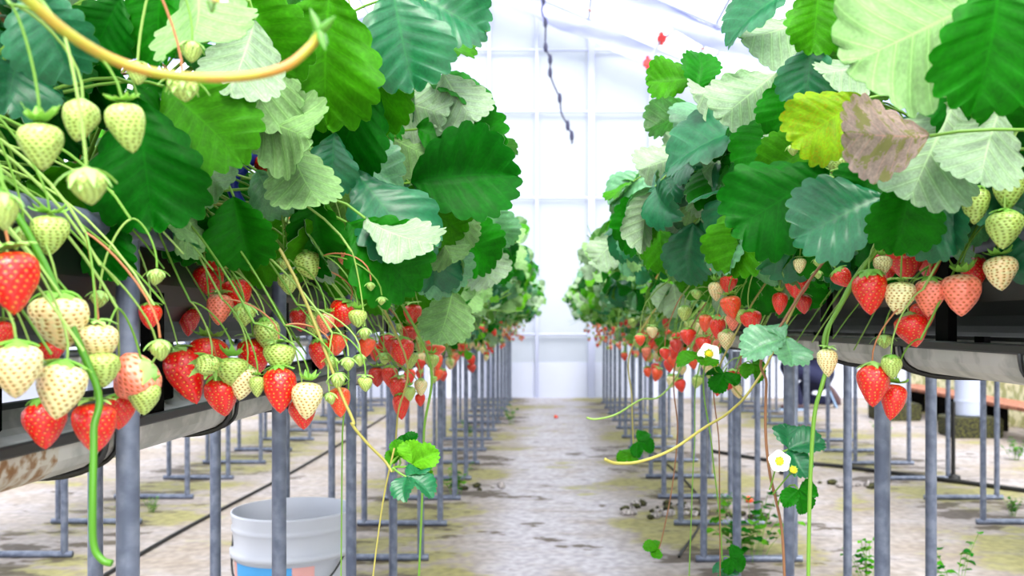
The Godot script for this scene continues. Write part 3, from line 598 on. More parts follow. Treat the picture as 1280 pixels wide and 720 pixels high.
var WEEDS := [
	[0.706, -3.275, 0.214, 16, "leafy weed patch growing at the foot of the right row"],
	[1.016, -2.972, 0.129, 9, "small leafy weed at the bottom edge between two right legs"],
	[1.28, -2.927, 0.165, 5, "thin upright weed at the bottom edge under the right gutter"],
	[0.768, -4.146, 0.079, 14, "low green weed beside the hollow under the right row"],
	[-0.481, -4.535, 0.134, 16, "bluish weed clump under the left row by a foot bar"],
	[-0.642, -6.9, 0.108, 10, "small weed at the foot of the left row, far back"],
	[-0.349, -7.728, 0.148, 7, "small sprig at the edge of the aisle, far left"],
	[-1.858, -3.943, 0.069, 14, "low weed on the mossy floor left of the left row"],
	[-1.794, -4.111, 0.057, 10, "second low weed on the mossy floor left of the left row"],
	[2.006, -4.025, 0.077, 14, "low weed by the outer right row"],
	[2.856, -5.682, 0.128, 12, "weed growing at the base of the right wall"],
	[0.601, -5.855, 0.081, 8, "small weed under the right row, far back"],
	[2.448, -6.9, 0.108, 10, "weed behind the hanging red pair on the floor"],
]
var RUBBLE := [
	[0.493, -4.111, 0.2, 0.16, 34, "grey broken stone in the hollow under the right row", "stones in the hollow"],
	[0.85, -3.943, 0.12, 0.1, 14, "small stone beside the weed under the right row", "stones beside the weed"],
	[1.523, -4.759, 0.25, 0.1, 16, "stone in the dark damp patch under the outer right row", "stones in the damp patch"],
	[-0.377, -4.712, 0.12, 0.08, 8, "stone by the foot bar under the left row", "stones under the left row"],
]

# ------------------------------------------------------------------ materials
func leaf_texture(kind: String) -> ImageTexture:
	var w := 192
	var h := 320
	var im := Image.create(w, h, false, Image.FORMAT_RGB8)
	var n := FastNoiseLite.new()
	n.seed = 7; n.frequency = 0.02; n.fractal_octaves = 3
	var fine := FastNoiseLite.new()
	fine.seed = 9; fine.frequency = 0.11; fine.fractal_octaves = 2
	var cell := FastNoiseLite.new()
	cell.seed = 4; cell.noise_type = FastNoiseLite.TYPE_CELLULAR; cell.frequency = 0.09
	cell.cellular_return_type = FastNoiseLite.RETURN_DISTANCE2_SUB
	for y in h:
		var tau := 1.0 - (y + 0.5) / h
		for x in w:
			var s := absf((x + 0.5) / w * 2.0 - 1.0)
			var ph := tau * 9.0
			var dv := absf(ph - floor(ph) - 0.5)                       # 0 on a side vein
			var vein := clampf(1.0 - dv / (0.055 * (1.25 - 0.8 * s)), 0.0, 1.0)
			var mid := clampf(1.0 - s / (0.05 * (1.3 - tau)), 0.0, 1.0)
			var v := maxf(vein * 0.8, mid)
			var net := clampf(1.0 - (cell.get_noise_2d(x, y) + 1.0) * 2.4, 0.0, 1.0)
			var f := 1.0 + 0.14 * n.get_noise_2d(x, y) + 0.10 * fine.get_noise_2d(x, y)
			var c := Color(0.80, 0.80, 0.80) * f
			if kind == "top":
				c = c.lerp(Color(1.0, 1.0, 0.8), v * 0.6)
				c = c.lerp(Color(0.74, 0.78, 0.72), net * 0.28)
			elif kind == "under":
				c = c.lerp(Color(0.70, 0.78, 0.62), clampf(1.0 - absf(dv - 0.11) / 0.10, 0.0, 1.0) * 0.55 * (1.0 - 0.4 * s))
				c = c.lerp(Color(1.0, 1.0, 0.92), v * 0.9)
				c = c.lerp(Color(0.78, 0.84, 0.74), net * 0.3)
			elif kind == "spotted":
				c = c.lerp(Color(1.0, 1.0, 0.7), v * 0.4)
				var sp := cell.get_noise_2d(x * 1.3 + 70.0, y * 1.3)
				var patch := n.get_noise_2d(x * 1.6 + 300.0, y * 1.6)
				if sp < -0.86 and patch > -0.05:
					c = Color(1.0, 0.62, 0.42)
			elif kind == "blush":
				c = c.lerp(Color(1.0, 0.86, 0.84), v * 0.7)
				var patch2 := n.get_noise_2d(x * 0.9 + 90.0, y * 0.9) + 0.35 * fine.get_noise_2d(x, y)
				c = c.lerp(Color(0.62, 0.72, 0.42), smoothstep(0.12, 0.3, patch2) * 0.8)
			im.set_pixel(x, y, c.clamp())
	return ImageTexture.create_from_image(im)

var SEED_ROWS := 13
func seed_spots() -> Array:
	var out := []
	var r := RandomNumberGenerator.new()
	r.seed = 3
	for i in SEED_ROWS:
		var v := 0.07 + 0.89 * i / (SEED_ROWS - 1.0)
		var rad := berry_radius(v)
		var n := maxi(3, int(round(17.0 * rad)))
		for k in n:
			out.append([(k + 0.5 * (i % 2)) / n + r.randf_range(-0.008, 0.008), v + r.randf_range(-0.008, 0.008), rad])
	return out

func berry_radius(v: float) -> float:
	var at := [0.0, 0.03, 0.09, 0.2, 0.34, 0.5, 0.68, 0.84, 0.95, 1.0]
	var r := [0.0, 0.36, 0.7, 0.94, 1.0, 0.93, 0.72, 0.46, 0.2, 0.0]
	for i in range(1, 10):
		if v <= at[i]:
			var t: float = (v - at[i - 1]) / (at[i] - at[i - 1])
			return cubic_interpolate(r[i - 1], r[i], r[maxi(i - 2, 0)], r[mini(i + 1, 9)], t)
	return 0.0

# skin of a fruit: flesh colour, paler shoulder where unripe, seeds
func fruit_texture(flesh: Color, shoulder: Color, seed_color: Color, pit: Color, spots: Array, blush := 0.0) -> ImageTexture:
	var w := 384
	var h := 224
	var im := Image.create(w, h, false, Image.FORMAT_RGB8)
	var n := FastNoiseLite.new()
	n.seed = 12; n.frequency = 0.018; n.fractal_octaves = 3
	for y in h:
		var v := (y + 0.5) / h
		for x in w:
			var a := TAU * x / w
			var q := n.get_noise_3d(60.0 * cos(a), 60.0 * sin(a), y * 1.2)
			var edge := smoothstep(0.02, 0.24, v + q * 0.2)
			var c := shoulder.lerp(flesh, edge)
			if blush > 0.0:
				c = c.lerp(Color(0.86, 0.28, 0.18), blush * smoothstep(0.0, 0.55, q + 0.35 * sin(a)))
			c = c * (1.0 + 0.12 * q)
			im.set_pixel(x, y, c.clamp())
	for s in spots:
		var rx: float = 0.0105 / maxf(s[2], 0.2) * w
		var ry: float = 0.019 * h
		var cx: float = s[0] * w
		var cy: float = s[1] * h
		for yy in range(int(cy - ry * 2.0), int(cy + ry * 2.0) + 1):
			if yy < 0 or yy >= h:
				continue
			for xx in range(int(cx - rx * 2.0), int(cx + rx * 2.0) + 1):
				var d := Vector2((xx - cx) / rx, (yy - cy) / ry).length()
				var px := posmod(xx, w)
				if d < 0.85:
					im.set_pixel(px, yy, seed_color)
				elif d < 1.9:
					im.set_pixel(px, yy, im.get_pixel(px, yy).lerp(pit, 0.55 * (1.0 - (d - 0.85) / 1.05)))
	return ImageTexture.create_from_image(im)

func fruit_relief(spots: Array) -> ImageTexture:
	var w := 384
	var h := 224
	var im := Image.create(w, h, false, Image.FORMAT_RGB8)
	im.fill(Color(0.8, 0.8, 0.8))
	for s in spots:
		var rx: float = 0.0105 / maxf(s[2], 0.2) * w
		var ry: float = 0.019 * h
		var cx: float = s[0] * w
		var cy: float = s[1] * h
		for yy in range(int(cy - ry * 2.6), int(cy + ry * 2.6) + 1):
			if yy < 0 or yy >= h:
				continue
			for xx in range(int(cx - rx * 2.6), int(cx + rx * 2.6) + 1):
				var d := Vector2((xx - cx) / rx, (yy - cy) / ry).length()
				if d < 2.5:
					var g := 0.8 - 0.6 * (0.5 + 0.5 * cos(PI * d / 2.5))
					if d < 0.8:
						g += 0.25
					im.set_pixel(posmod(xx, w), yy, Color(g, g, g))
	return ImageTexture.create_from_image(im)

func leaf_mat(called: String, c: Color, tex: Texture2D, through_: Color, rough := 0.42, spec := 0.5) -> void:
	var m := mat(called, c, rough, 0.0, spec)
	m.albedo_texture = tex
	m.backlight_enabled = true
	m.backlight = through_

func make_materials() -> void:
	var top := leaf_texture("top")
	var under := leaf_texture("under")
	var spotted := leaf_texture("spotted")
	var blush := leaf_texture("blush")
	# upper faces
	leaf_mat("leaf_deep", Color(0.05, 0.50, 0.05), top, Color(0.6, 1.0, 0.10), 0.5, 0.27)
	leaf_mat("leaf_mid", Color(0.13, 0.60, 0.06), top, Color(0.65, 1.0, 0.10), 0.5, 0.27)
	leaf_mat("leaf_bright", Color(0.33, 0.71, 0.07), top, Color(0.8, 1.0, 0.10), 0.5, 0.27)
	leaf_mat("leaf_blue", Color(0.20, 0.61, 0.40), top, Color(0.5, 1.0, 0.3), 0.36, 0.6)
	leaf_mat("leaf_pale", Color(0.58, 0.86, 0.66), top, Color(0.7, 1.0, 0.5), 0.34, 0.65)
	leaf_mat("leaf_yellow", Color(0.64, 0.84, 0.10), spotted, Color(0.95, 1.0, 0.15), 0.5, 0.27)
	leaf_mat("leaf_young", Color(0.52, 0.88, 0.16), top, Color(0.8, 1.0, 0.2), 0.5, 0.27)
	# undersides
	leaf_mat("under_pale", Color(0.76, 0.95, 0.64), under, Color(0.8, 1.0, 0.6), 0.7, 0.3)
	leaf_mat("under_green", Color(0.56, 0.80, 0.36), under, Color(0.8, 1.0, 0.4), 0.7, 0.3)
	leaf_mat("under_silver", Color(0.84, 0.95, 0.80), under, Color(0.9, 1.0, 0.8), 0.6, 0.4)
	leaf_mat("under_pink", Color(0.98, 0.85, 0.80), blush, Color(1.0, 0.85, 0.7), 0.7, 0.3)
	# stems
	var st := mat("stem_green", Color(0.39, 0.57, 0.17), 0.45)
	st.backlight_enabled = true
	st.backlight = Color(0.35, 0.4, 0.15)
	mat("stem_pale", Color(0.52, 0.65, 0.30), 0.45)
	mat("stem_red", Color(0.66, 0.42, 0.26), 0.45)
	mat("stem_brown", Color(0.48, 0.32, 0.20), 0.55)
	mat("stem_yellow", Color(0.60, 0.57, 0.28), 0.45)
	mat("stem_fresh", Color(0.27, 0.50, 0.08), 0.4)
	var rt := noise_tex(0.02, Color(0.74, 0.44, 0.20), Color(0.58, 0.60, 0.14), 5, 256, 0.35, 0.65)
	grained(mat("stem_runner", Color(1, 1, 1), 0.4), rt, 5.0)
	for c in [["calyx", Color(0.50, 0.74, 0.30)], ["calyx_pale", Color(0.64, 0.82, 0.46)], ["calyx_dry", Color(0.72, 0.58, 0.36)]]:
		var m := mat(c[0], c[1], 0.55)
		m.backlight_enabled = true
		m.backlight = Color(0.6, 0.7, 0.35)
	# fruit
	var spots := seed_spots()
	var relief := fruit_relief(spots)
	var kinds := {
		"red": [Color(0.86, 0.055, 0.03), Color(0.90, 0.20, 0.10), Color(0.90, 0.52, 0.16), Color(0.60, 0.02, 0.02), 0.0],
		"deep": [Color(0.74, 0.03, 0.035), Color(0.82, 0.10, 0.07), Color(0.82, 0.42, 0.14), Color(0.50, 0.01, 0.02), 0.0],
		"orange": [Color(0.93, 0.27, 0.12), Color(0.95, 0.58, 0.36), Color(0.86, 0.56, 0.16), Color(0.74, 0.14, 0.06), 0.0],
		"pink": [Color(0.96, 0.52, 0.42), Color(0.96, 0.76, 0.62), Color(0.70, 0.36, 0.10), Color(0.84, 0.34, 0.24), 0.0],
		"white": [Color(0.91, 0.88, 0.66), Color(0.86, 0.88, 0.62), Color(0.62, 0.40, 0.14), Color(0.74, 0.68, 0.38), 0.16],
		"green": [Color(0.68, 0.78, 0.40), Color(0.62, 0.76, 0.36), Color(0.48, 0.50, 0.12), Color(0.44, 0.56, 0.20), 0.0],
	}
	for k in kinds:
		var d: Array = kinds[k]
		var m := mat("fruit_" + k, Color(1, 1, 1), 0.34 if k in ["red", "deep", "orange"] else 0.45, 0.0, 0.5)
		m.albedo_texture = fruit_texture(d[0], d[1], d[2], d[3], spots, d[4])
		m.heightmap_enabled = true
		m.heightmap_texture = relief
		m.heightmap_scale = 0.12
		m.clearcoat_enabled = true
		m.clearcoat = 0.45
		m.clearcoat_roughness = 0.16
		m.subsurf_scatter_enabled = true
		m.subsurf_scatter_strength = 0.12
	# house
	var steel := noise_tex(0.03, Color(0.34, 0.37, 0.45), Color(0.46, 0.49, 0.56), 21, 256)
	grained(mat("steel", Color(1, 1, 1), 0.42, 0.25, 0.5), steel, 3.0)
	var gut := noise_tex(0.012, Color(0.60, 0.60, 0.58), Color(0.74, 0.73, 0.71), 31, 512, 0.35, 0.6)
	grained(mat("gutter", Color(1, 1, 1), 0.5, 0.1), gut, 2.0)
	var rust := mat("gutter_rust", Color(1, 1, 1), 0.75)
	var rg := noise_tex(0.035, Color(0.50, 0.36, 0.22), Color(0.73, 0.71, 0.67), 33, 512, 0.25, 0.55)
	grained(rust, rg, 3.0)
	mat("black_film", Color(0.035, 0.035, 0.04), 0.38, 0.0, 0.5)
	mat("black_matt", Color(0.02, 0.02, 0.022), 0.85, 0.0, 0.2)
	mat("liner", Color(0.13, 0.135, 0.145), 0.4)
	grained(mat("peat", Color(1, 1, 1), 0.95), noise_tex(0.05, Color(0.10, 0.06, 0.04), Color(0.28, 0.19, 0.12), 41, 256), 6.0)
	mat("blue_tape", Color(0.05, 0.12, 0.52), 0.4)
	var film := mat("film", Color(0.66, 0.68, 0.73, 0.95), 0.5)
	film.transparency = BaseMaterial3D.TRANSPARENCY_ALPHA
	film.backlight_enabled = true
	film.backlight = Color(0.77, 0.78, 0.80)
	var roof := mat("roof_film", Color(0.95, 0.97, 1.0, 0.15), 0.5)
	roof.transparency = BaseMaterial3D.TRANSPARENCY_ALPHA
	roof.backlight_enabled = true
	roof.backlight = Color(1, 1, 1)
	var clear := mat("clear_film", Color(0.95, 0.97, 1.0, 0.15), 0.5)
	clear.transparency = BaseMaterial3D.TRANSPARENCY_ALPHA
	clear.backlight_enabled = true
	clear.backlight = Color(1, 1, 1)
	mat("frame_pale", Color(0.66, 0.68, 0.79), 0.5)
	mat("curtain", Color(0.60, 0.62, 0.80), 0.7)
	mat("skirt", Color(0.76, 0.78, 0.86), 0.6)
	mat("cable_rust", Color(0.62, 0.40, 0.30), 0.6)
	mat("red_paint", Color(0.80, 0.16, 0.16), 0.45)
	mat("rope", Color(0.20, 0.20, 0.30), 0.9)
	grained(mat("cream_wall", Color(1, 1, 1), 0.85), noise_tex(0.015, Color(0.70, 0.69, 0.46), Color(0.93, 0.90, 0.74), 51, 512, 0.35, 0.6), 1.2)
	grained(mat("bench_wood", Color(1, 1, 1), 0.7), noise_tex(0.03, Color(0.46, 0.26, 0.18), Color(0.66, 0.42, 0.30), 53, 256), 3.0)
	mat("drum_grey", Color(0.66, 0.69, 0.78), 0.5)
	grained(mat("mossy_block", Color(1, 1, 1), 0.9), noise_tex(0.04, Color(0.08, 0.08, 0.06), Color(0.30, 0.30, 0.12), 55, 256), 4.0)
	var bk := mat("bucket_plastic", Color(0.76, 0.77, 0.81), 0.35)
	bk.backlight_enabled = true
	bk.backlight = Color(0.35, 0.35, 0.37)
	mat("label_blue", Color(0.28, 0.62, 0.86), 0.5)
	mat("label_pink", Color(0.90, 0.66, 0.64), 0.5)
	mat("hose", Color(0.06, 0.055, 0.05), 0.6)
	mat("petal", Color(0.96, 0.96, 0.92), 0.6)
	mat("pollen", Color(0.90, 0.78, 0.12), 0.7)
	mat("skin", Color(0.80, 0.58, 0.46), 0.6)
	mat("navy_cloth", Color(0.06, 0.08, 0.22), 0.9)
	mat("dark_cloth", Color(0.05, 0.05, 0.07), 0.9)
	mat("shoe", Color(0.30, 0.22, 0.24), 0.6)
	mat("shoe_sole", Color(0.55, 0.66, 0.80), 0.6)
	grained(mat("stone", Color(1, 1, 1), 0.9), noise_tex(0.04, Color(0.34, 0.32, 0.32), Color(0.74, 0.71, 0.70), 57, 256), 5.0)
	mat("floor", Color(1, 1, 1), 0.85, 0.0, 0.35)
	var fl: StandardMaterial3D = M.floor
	fl.albedo_texture = floor_texture()
	var fb := noise_tex(0.01, Color(0, 0, 0), Color(1, 1, 1), 61, 512, 0.2, 0.8)
	fl.heightmap_enabled = true
	fl.heightmap_texture = fb
	fl.heightmap_scale = 0.6
	mat("outside_ground", Color(0.62, 0.64, 0.60), 0.9)

# trodden pale ground: grain and scuffs all over, moss and dark soil in broken patches along the rows of trestles
const FLOOR_X0 := -4.2
const FLOOR_X1 := 3.8
func floor_texture() -> ImageTexture:
	var w := 1024
	var h := 1344
	var im := Image.create(w, h, false, Image.FORMAT_RGB8)
	var a := FastNoiseLite.new(); a.seed = 71; a.frequency = 0.008; a.fractal_octaves = 5
	var b := FastNoiseLite.new(); b.seed = 72; b.frequency = 0.02; b.fractal_octaves = 4
	var g := FastNoiseLite.new(); g.seed = 73; g.frequency = 0.16; g.fractal_octaves = 3
	var data := PackedByteArray()
	data.resize(w * h * 3)
	var strips := [LEFT, RIGHT, FAR_LEFT, FAR_RIGHT]
	var k := 0
	for y in h:
		for x in w:
			var wx := lerpf(FLOOR_X0, FLOOR_X1, (x + 0.5) / w)
			var na := a.get_noise_2d(x, y * 1.4)
			var nb := b.get_noise_2d(x, y * 2.2)
			var ng := g.get_noise_2d(x, y)
			var near := 9.0
			for s in strips:
				near = minf(near, absf(wx - s))
			var c := Color(0.575, 0.545, 0.535).lerp(Color(0.52, 0.475, 0.435), clampf(0.5 + na * 1.1 + nb * 0.5, 0, 1))
			c = c.lerp(Color(0.65, 0.64, 0.68), clampf(0.05 + nb * 0.9 - na * 0.4 + 0.85 * (1.0 - smoothstep(0.12, 0.42, absf(wx - 0.02) + nb * 0.15)), 0.0, 0.9))
			var edge := 1.0 - smoothstep(0.18, 0.52, near + nb * 0.2)
			var moss := smoothstep(0.22, 0.5, na * 0.7 + nb * 0.5 + 0.36 * edge + ng * 0.14)
			c = c.lerp(Color(0.52, 0.51, 0.29), moss * 0.7)
			var soil := smoothstep(0.40, 0.58, nb * 0.8 - na * 0.45 + 0.34 * edge + ng * 0.2)
			c = c.lerp(Color(0.27, 0.235, 0.20), soil * 0.8)
			var scuff := smoothstep(0.25, 0.45, b.get_noise_2d(x * 0.5 + 900.0, y * 3.5))
			c = c.lerp(Color(0.50, 0.47, 0.46), scuff * 0.4)
			c = c * (1.0 + ng * 0.16)
			data[k] = int(clampf(c.r, 0, 1) * 255); data[k + 1] = int(clampf(c.g, 0, 1) * 255); data[k + 2] = int(clampf(c.b, 0, 1) * 255)
			k += 3
	im = Image.create_from_data(w, h, false, Image.FORMAT_RGB8, data)
	return ImageTexture.create_from_image(im)

# ------------------------------------------------------------------ the house
const RIDGE := Vector2(-0.9, 4.86)
const SLOPE := 0.43
func roof_y(x: float) -> float:
	return RIDGE.y - SLOPE * absf(x - RIDGE.x)

func build_house() -> void:
	var b := Buf.new()
	# floor slab with its own texture coordinates
	var z0 := 1.5
	var z1 := BACK
	var f := b.v.size()
	b.point(Vector3(FLOOR_X0, 0, z1), Vector2(0, 0)); b.point(Vector3(FLOOR_X1, 0, z1), Vector2(1, 0)); b.point(Vector3(FLOOR_X1, 0, z0), Vector2(1, 1)); b.point(Vector3(FLOOR_X0, 0, z0), Vector2(0, 1))
	b.tri(f, f + 1, f + 2); b.tri(f, f + 2, f + 3)
	add_box(b, Vector3((FLOOR_X0 + FLOOR_X1) / 2, -0.06, (z0 + z1) / 2), Vector3(FLOOR_X1 - FLOOR_X0, 0.118, z0 - z1))
	tag(part(self, "floor", b.mesh(), M.floor), "pale trodden earth floor with moss and dark patches under the rows", "floor", "", "structure")
	tag(part(self, "ground", box_mesh(Vector3(60, 0.1, 60)), M.outside_ground, Vector3(0, -0.19, -5)), "pale ground outside the greenhouse film", "ground", "", "structure")
	# end wall: film stretched inside a pipe frame, a low skirt board
	var wall := base("wall_back", Vector3(0, 0, BACK))
	tag(wall, "bright white film end wall with faint frame lines behind the rows", "wall", "", "structure")
	var xs := [FLOOR_X0, -2.6, -1.45, -0.73, -0.19, 0.43, 1.1, 2.3, FLOOR_X1]
	for i in xs.size() - 1:
		var m := ArrayMesh.new()
		var bb := Buf.new()
		var n := 5
		for side in 2:
			var first := bb.v.size()
			for j in n:
				var x := lerpf(xs[i], xs[i + 1], float(j) / (n - 1))
				for q in 9:
					var y := lerpf(0.4, roof_y(x), q / 8.0)
					bb.point(Vector3(x, y, 0.012 * sin(q * 2.1 + i) + (0.003 if side == 0 else -0.003)), Vector2(x, y))
			bb.grid(n, 9, first, side == 0)
		bb.into(m)
		part(wall, "film_panel", m, M.film)
	for i in xs.size():
		var wide := 0.075 if i == 5 else 0.035
		var hgt := roof_y(xs[i])
		part(wall, "post", box_mesh(Vector3(wide, hgt, 0.04), 0.006), M.frame_pale, Vector3(xs[i], hgt / 2, 0.045))
	for y in [0.72, 2.27, 3.25, 3.95]:
		var half: float = (RIDGE.y - y) / SLOPE
		var gm := Buf.new()
		add_tube(gm, PackedVector3Array([Vector3(maxf(FLOOR_X0, RIDGE.x - half), 0, 0), Vector3(minf(FLOOR_X1, RIDGE.x + half), 0, 0)]), [0.013], 8)
		part(wall, "girt", gm.mesh(), M.frame_pale, Vector3(0, y, 0.05))
	for i in 6:
		var x0 := lerpf(FLOOR_X0, FLOOR_X1, i / 6.0)
		var x1 := lerpf(FLOOR_X0, FLOOR_X1, (i + 1) / 6.0)
		part(wall, "skirt_board", box_mesh(Vector3(x1 - x0 - 0.01, 0.4, 0.02), 0.003), M.skirt, Vector3((x0 + x1) / 2, 0.2, 0.0))
	# side walls: film over posts; a cream block base along the right side
	for side in [-1.0, 1.0]:
		var x: float = FLOOR_X0 if side < 0 else FLOOR_X1
		var sw := base("wall_left" if side < 0 else "wall_right", Vector3(x, 0, 0))
		tag(sw, "film side wall beyond the far left row" if side < 0 else "film side wall on a weathered cream base beyond the far right row", "wall", "", "structure")
		var hgt := roof_y(x)
		for i in 6:
			var za := lerpf(1.5, BACK, i / 6.0)
			part(sw, "film_panel", box_mesh(Vector3(0.006, hgt - 0.62, 2.0)), M.clear_film, Vector3(0, 0.62 + (hgt - 0.62) / 2, za - 1.0))
			part(sw, "post", box_mesh(Vector3(0.05, hgt, 0.05), 0.006), M.frame_pale, Vector3(side * 0.04, hgt / 2, za))
			part(sw, "base_panel", box_mesh(Vector3(0.1, 0.62, 1.99), 0.004), M.cream_wall if side > 0 else M.skirt, Vector3(side * 0.03, 0.31, za - 1.0))
	# wall behind the camera
	var wf := base("wall_front", Vector3(0, 0, 1.5))
	tag(wf, "film end wall behind the camera", "wall", "", "structure")
	for i in 4:
		var x0 := lerpf(FLOOR_X0, FLOOR_X1, i / 4.0)
		var x1 := lerpf(FLOOR_X0, FLOOR_X1, (i + 1) / 4.0)
		var hh := minf(roof_y(x0), roof_y(x1))
		part(wf, "film_panel", box_mesh(Vector3(x1 - x0, hh, 0.006)), M.clear_film, Vector3((x0 + x1) / 2, hh / 2, 0))
	# roof: film over rafters, purlins, curtain bands gathered under two rafters
	var roof := base("ceiling", Vector3.ZERO)
	tag(roof, "pitched greenhouse roof of film over pale rafters", "roof", "", "structure")
	for side in [-1.0, 1.0]:
		var xe: float = FLOOR_X0 if side < 0 else FLOOR_X1
		for i in 6:
			var za := lerpf(1.5, BACK, i / 6.0)
			var rb := Buf.new()
			for k in 2:
				var first := rb.v.size()
				for p in [[RIDGE.x, za], [RIDGE.x, za - 2.0], [xe, za], [xe, za - 2.0]]:
					rb.point(Vector3(p[0], roof_y(p[0]) + 0.05 - 0.004 * k, p[1]))
				rb.grid(2, 2, first, (k == 0) == (side > 0))
			part(roof, "film_panel", rb.mesh(), M.roof_film)
		for z in [1.4, -0.6, -2.6, -4.6, -6.6, -9.0, -10.4]:
			var pts := PackedVector3Array([Vector3(RIDGE.x, RIDGE.y - 0.02, z), Vector3(xe, roof_y(xe) - 0.02, z)])
			part(roof, "rafter", tube(pts, [0.022], 8), M.frame_pale)
	for x in [-3.2, -2.1, RIDGE.x, 0.4, 1.6, 2.7]:
		part(roof, "purlin", tube(PackedVector3Array([Vector3(x, roof_y(x) + 0.01, 1.4), Vector3(x, roof_y(x) + 0.01, BACK)]), [0.016], 8), M.frame_pale)
	for q in [[-9.0, 0.22, 0.0], [-10.2, 0.22, -0.06]]:
		for side in [-1.0, 1.0]:
			var xe: float = FLOOR_X0 if side < 0 else FLOOR_X1
			var cb := Buf.new()
			var n := 24
			for face in 2:
				var first := cb.v.size()
				for i in n + 1:
					var x := lerpf(RIDGE.x, xe, float(i) / n)
					var y: float = roof_y(x) - 0.04 + q[2]
					var sag: float = 0.02 * sin(i * 1.7)
					for j in 4:
						cb.point(Vector3(x, y - (q[1] + sag) * j / 3.0, q[0] + 0.03 * sin(i * 0.9 + j * 2.0) + 0.004 * face))
				cb.grid(n + 1, 4, first, (face == 0) == (side > 0))
			var cu := tag(part(self, "shade_curtain", cb.mesh(), M.curtain), "pale lavender shade curtain gathered along the %s roof slope, %s the end wall" % ["left" if side < 0 else "right", "just before" if q[0] < -10.0 else "a bay before"], "curtain")
			cu.set_meta("group", "gathered shade curtains")
	# a rusty cable under the right slope, two hanger rods with red clamps
	var cab := []
	for i in 7:
		var x := lerpf(0.0, 2.2, i / 6.0)
		cab.append(Vector3(x, 0.84 + 3.33 - 0.34 * x, -9.4))
	tag(part(self, "roof_cable", tube(through(cab, 4), [0.009], 6), M.cable_rust), "thin rusty brown cable sloping down under the right roof", "cable")
	var rods := [[Vector3(1.33, 3.88, -9.2), Vector3(1.06, 3.66, -9.2), Vector3(1.04, 3.42, -9.2)], [Vector3(1.75, 3.70, -9.2), Vector3(1.56, 3.42, -9.2), Vector3.ZERO]]
	for i in 2:
		var r0: Vector3 = rods[i][0]
		var r1: Vector3 = rods[i][1]
		var h := base("hanger_rod", r1)
		tag(h, "thin grey hanger rod with red clamps below the right roof" if i == 0 else "thin plain hanger rod right of the one with red clamps", "rod", "roof hanger rods")
		var e: Vector3 = rods[i][2] if i == 0 else r1
		part(h, "rod", tube(PackedVector3Array([r0 - r1, Vector3.ZERO, e - r1 + Vector3(-0.1 if i == 0 else 0.0, 0, 0)]), [0.014], 6), M.frame_pale)
		if i == 0:
			for p in [Vector3(0.02, 0.03, 0), e - r1 + Vector3(-0.1, 0.03, 0)]:
				var cl := Buf.new()
				add_box(cl, Vector3.ZERO, Vector3(0.09, 0.06, 0.06), 0.012)
				add_tube(cl, PackedVector3Array([Vector3(0, -0.06, 0), Vector3(0, 0.07, 0)]), [0.022], 8)
				part(h, "clamp", cl.mesh(), M.red_paint, p)
	# knotted cord hanging from the roof
	var rp := []
	var course := through([Vector3(-0.13, 4.52, -6.9), Vector3(-0.1, 3.7, -6.9), Vector3(-0.084, 3.27, -6.9), Vector3(-0.02, 2.73, -6.9), Vector3(0.15, 2.19, -6.9)], 6)
	for i in course.size():
		rp.append(course[i] + Vector3(0.012 * sin(i * 2.3), 0, 0.012 * cos(i * 1.9)))
	var cord := base("hanging_cord", rp[0])
	tag(cord, "dark knotted cord dangling from the roof above the aisle", "cord")
	part(cord, "cord", tube(local(through(rp, 3), rp[0]), [0.007], 6), M.rope)
	for i in [3, 8, 12, 14, 16, 17, 18, 20, 22, 23]:
		var kb := Buf.new()
		add_lathe(kb, [Vector2(0, -0.045), Vector2(0.014, -0.025), Vector2(0.017, 0.0), Vector2(0.012, 0.03), Vector2(0, 0.045)], 8)
		part(cord, "knot", kb.mesh(), M.rope, rp[i] - rp[0])

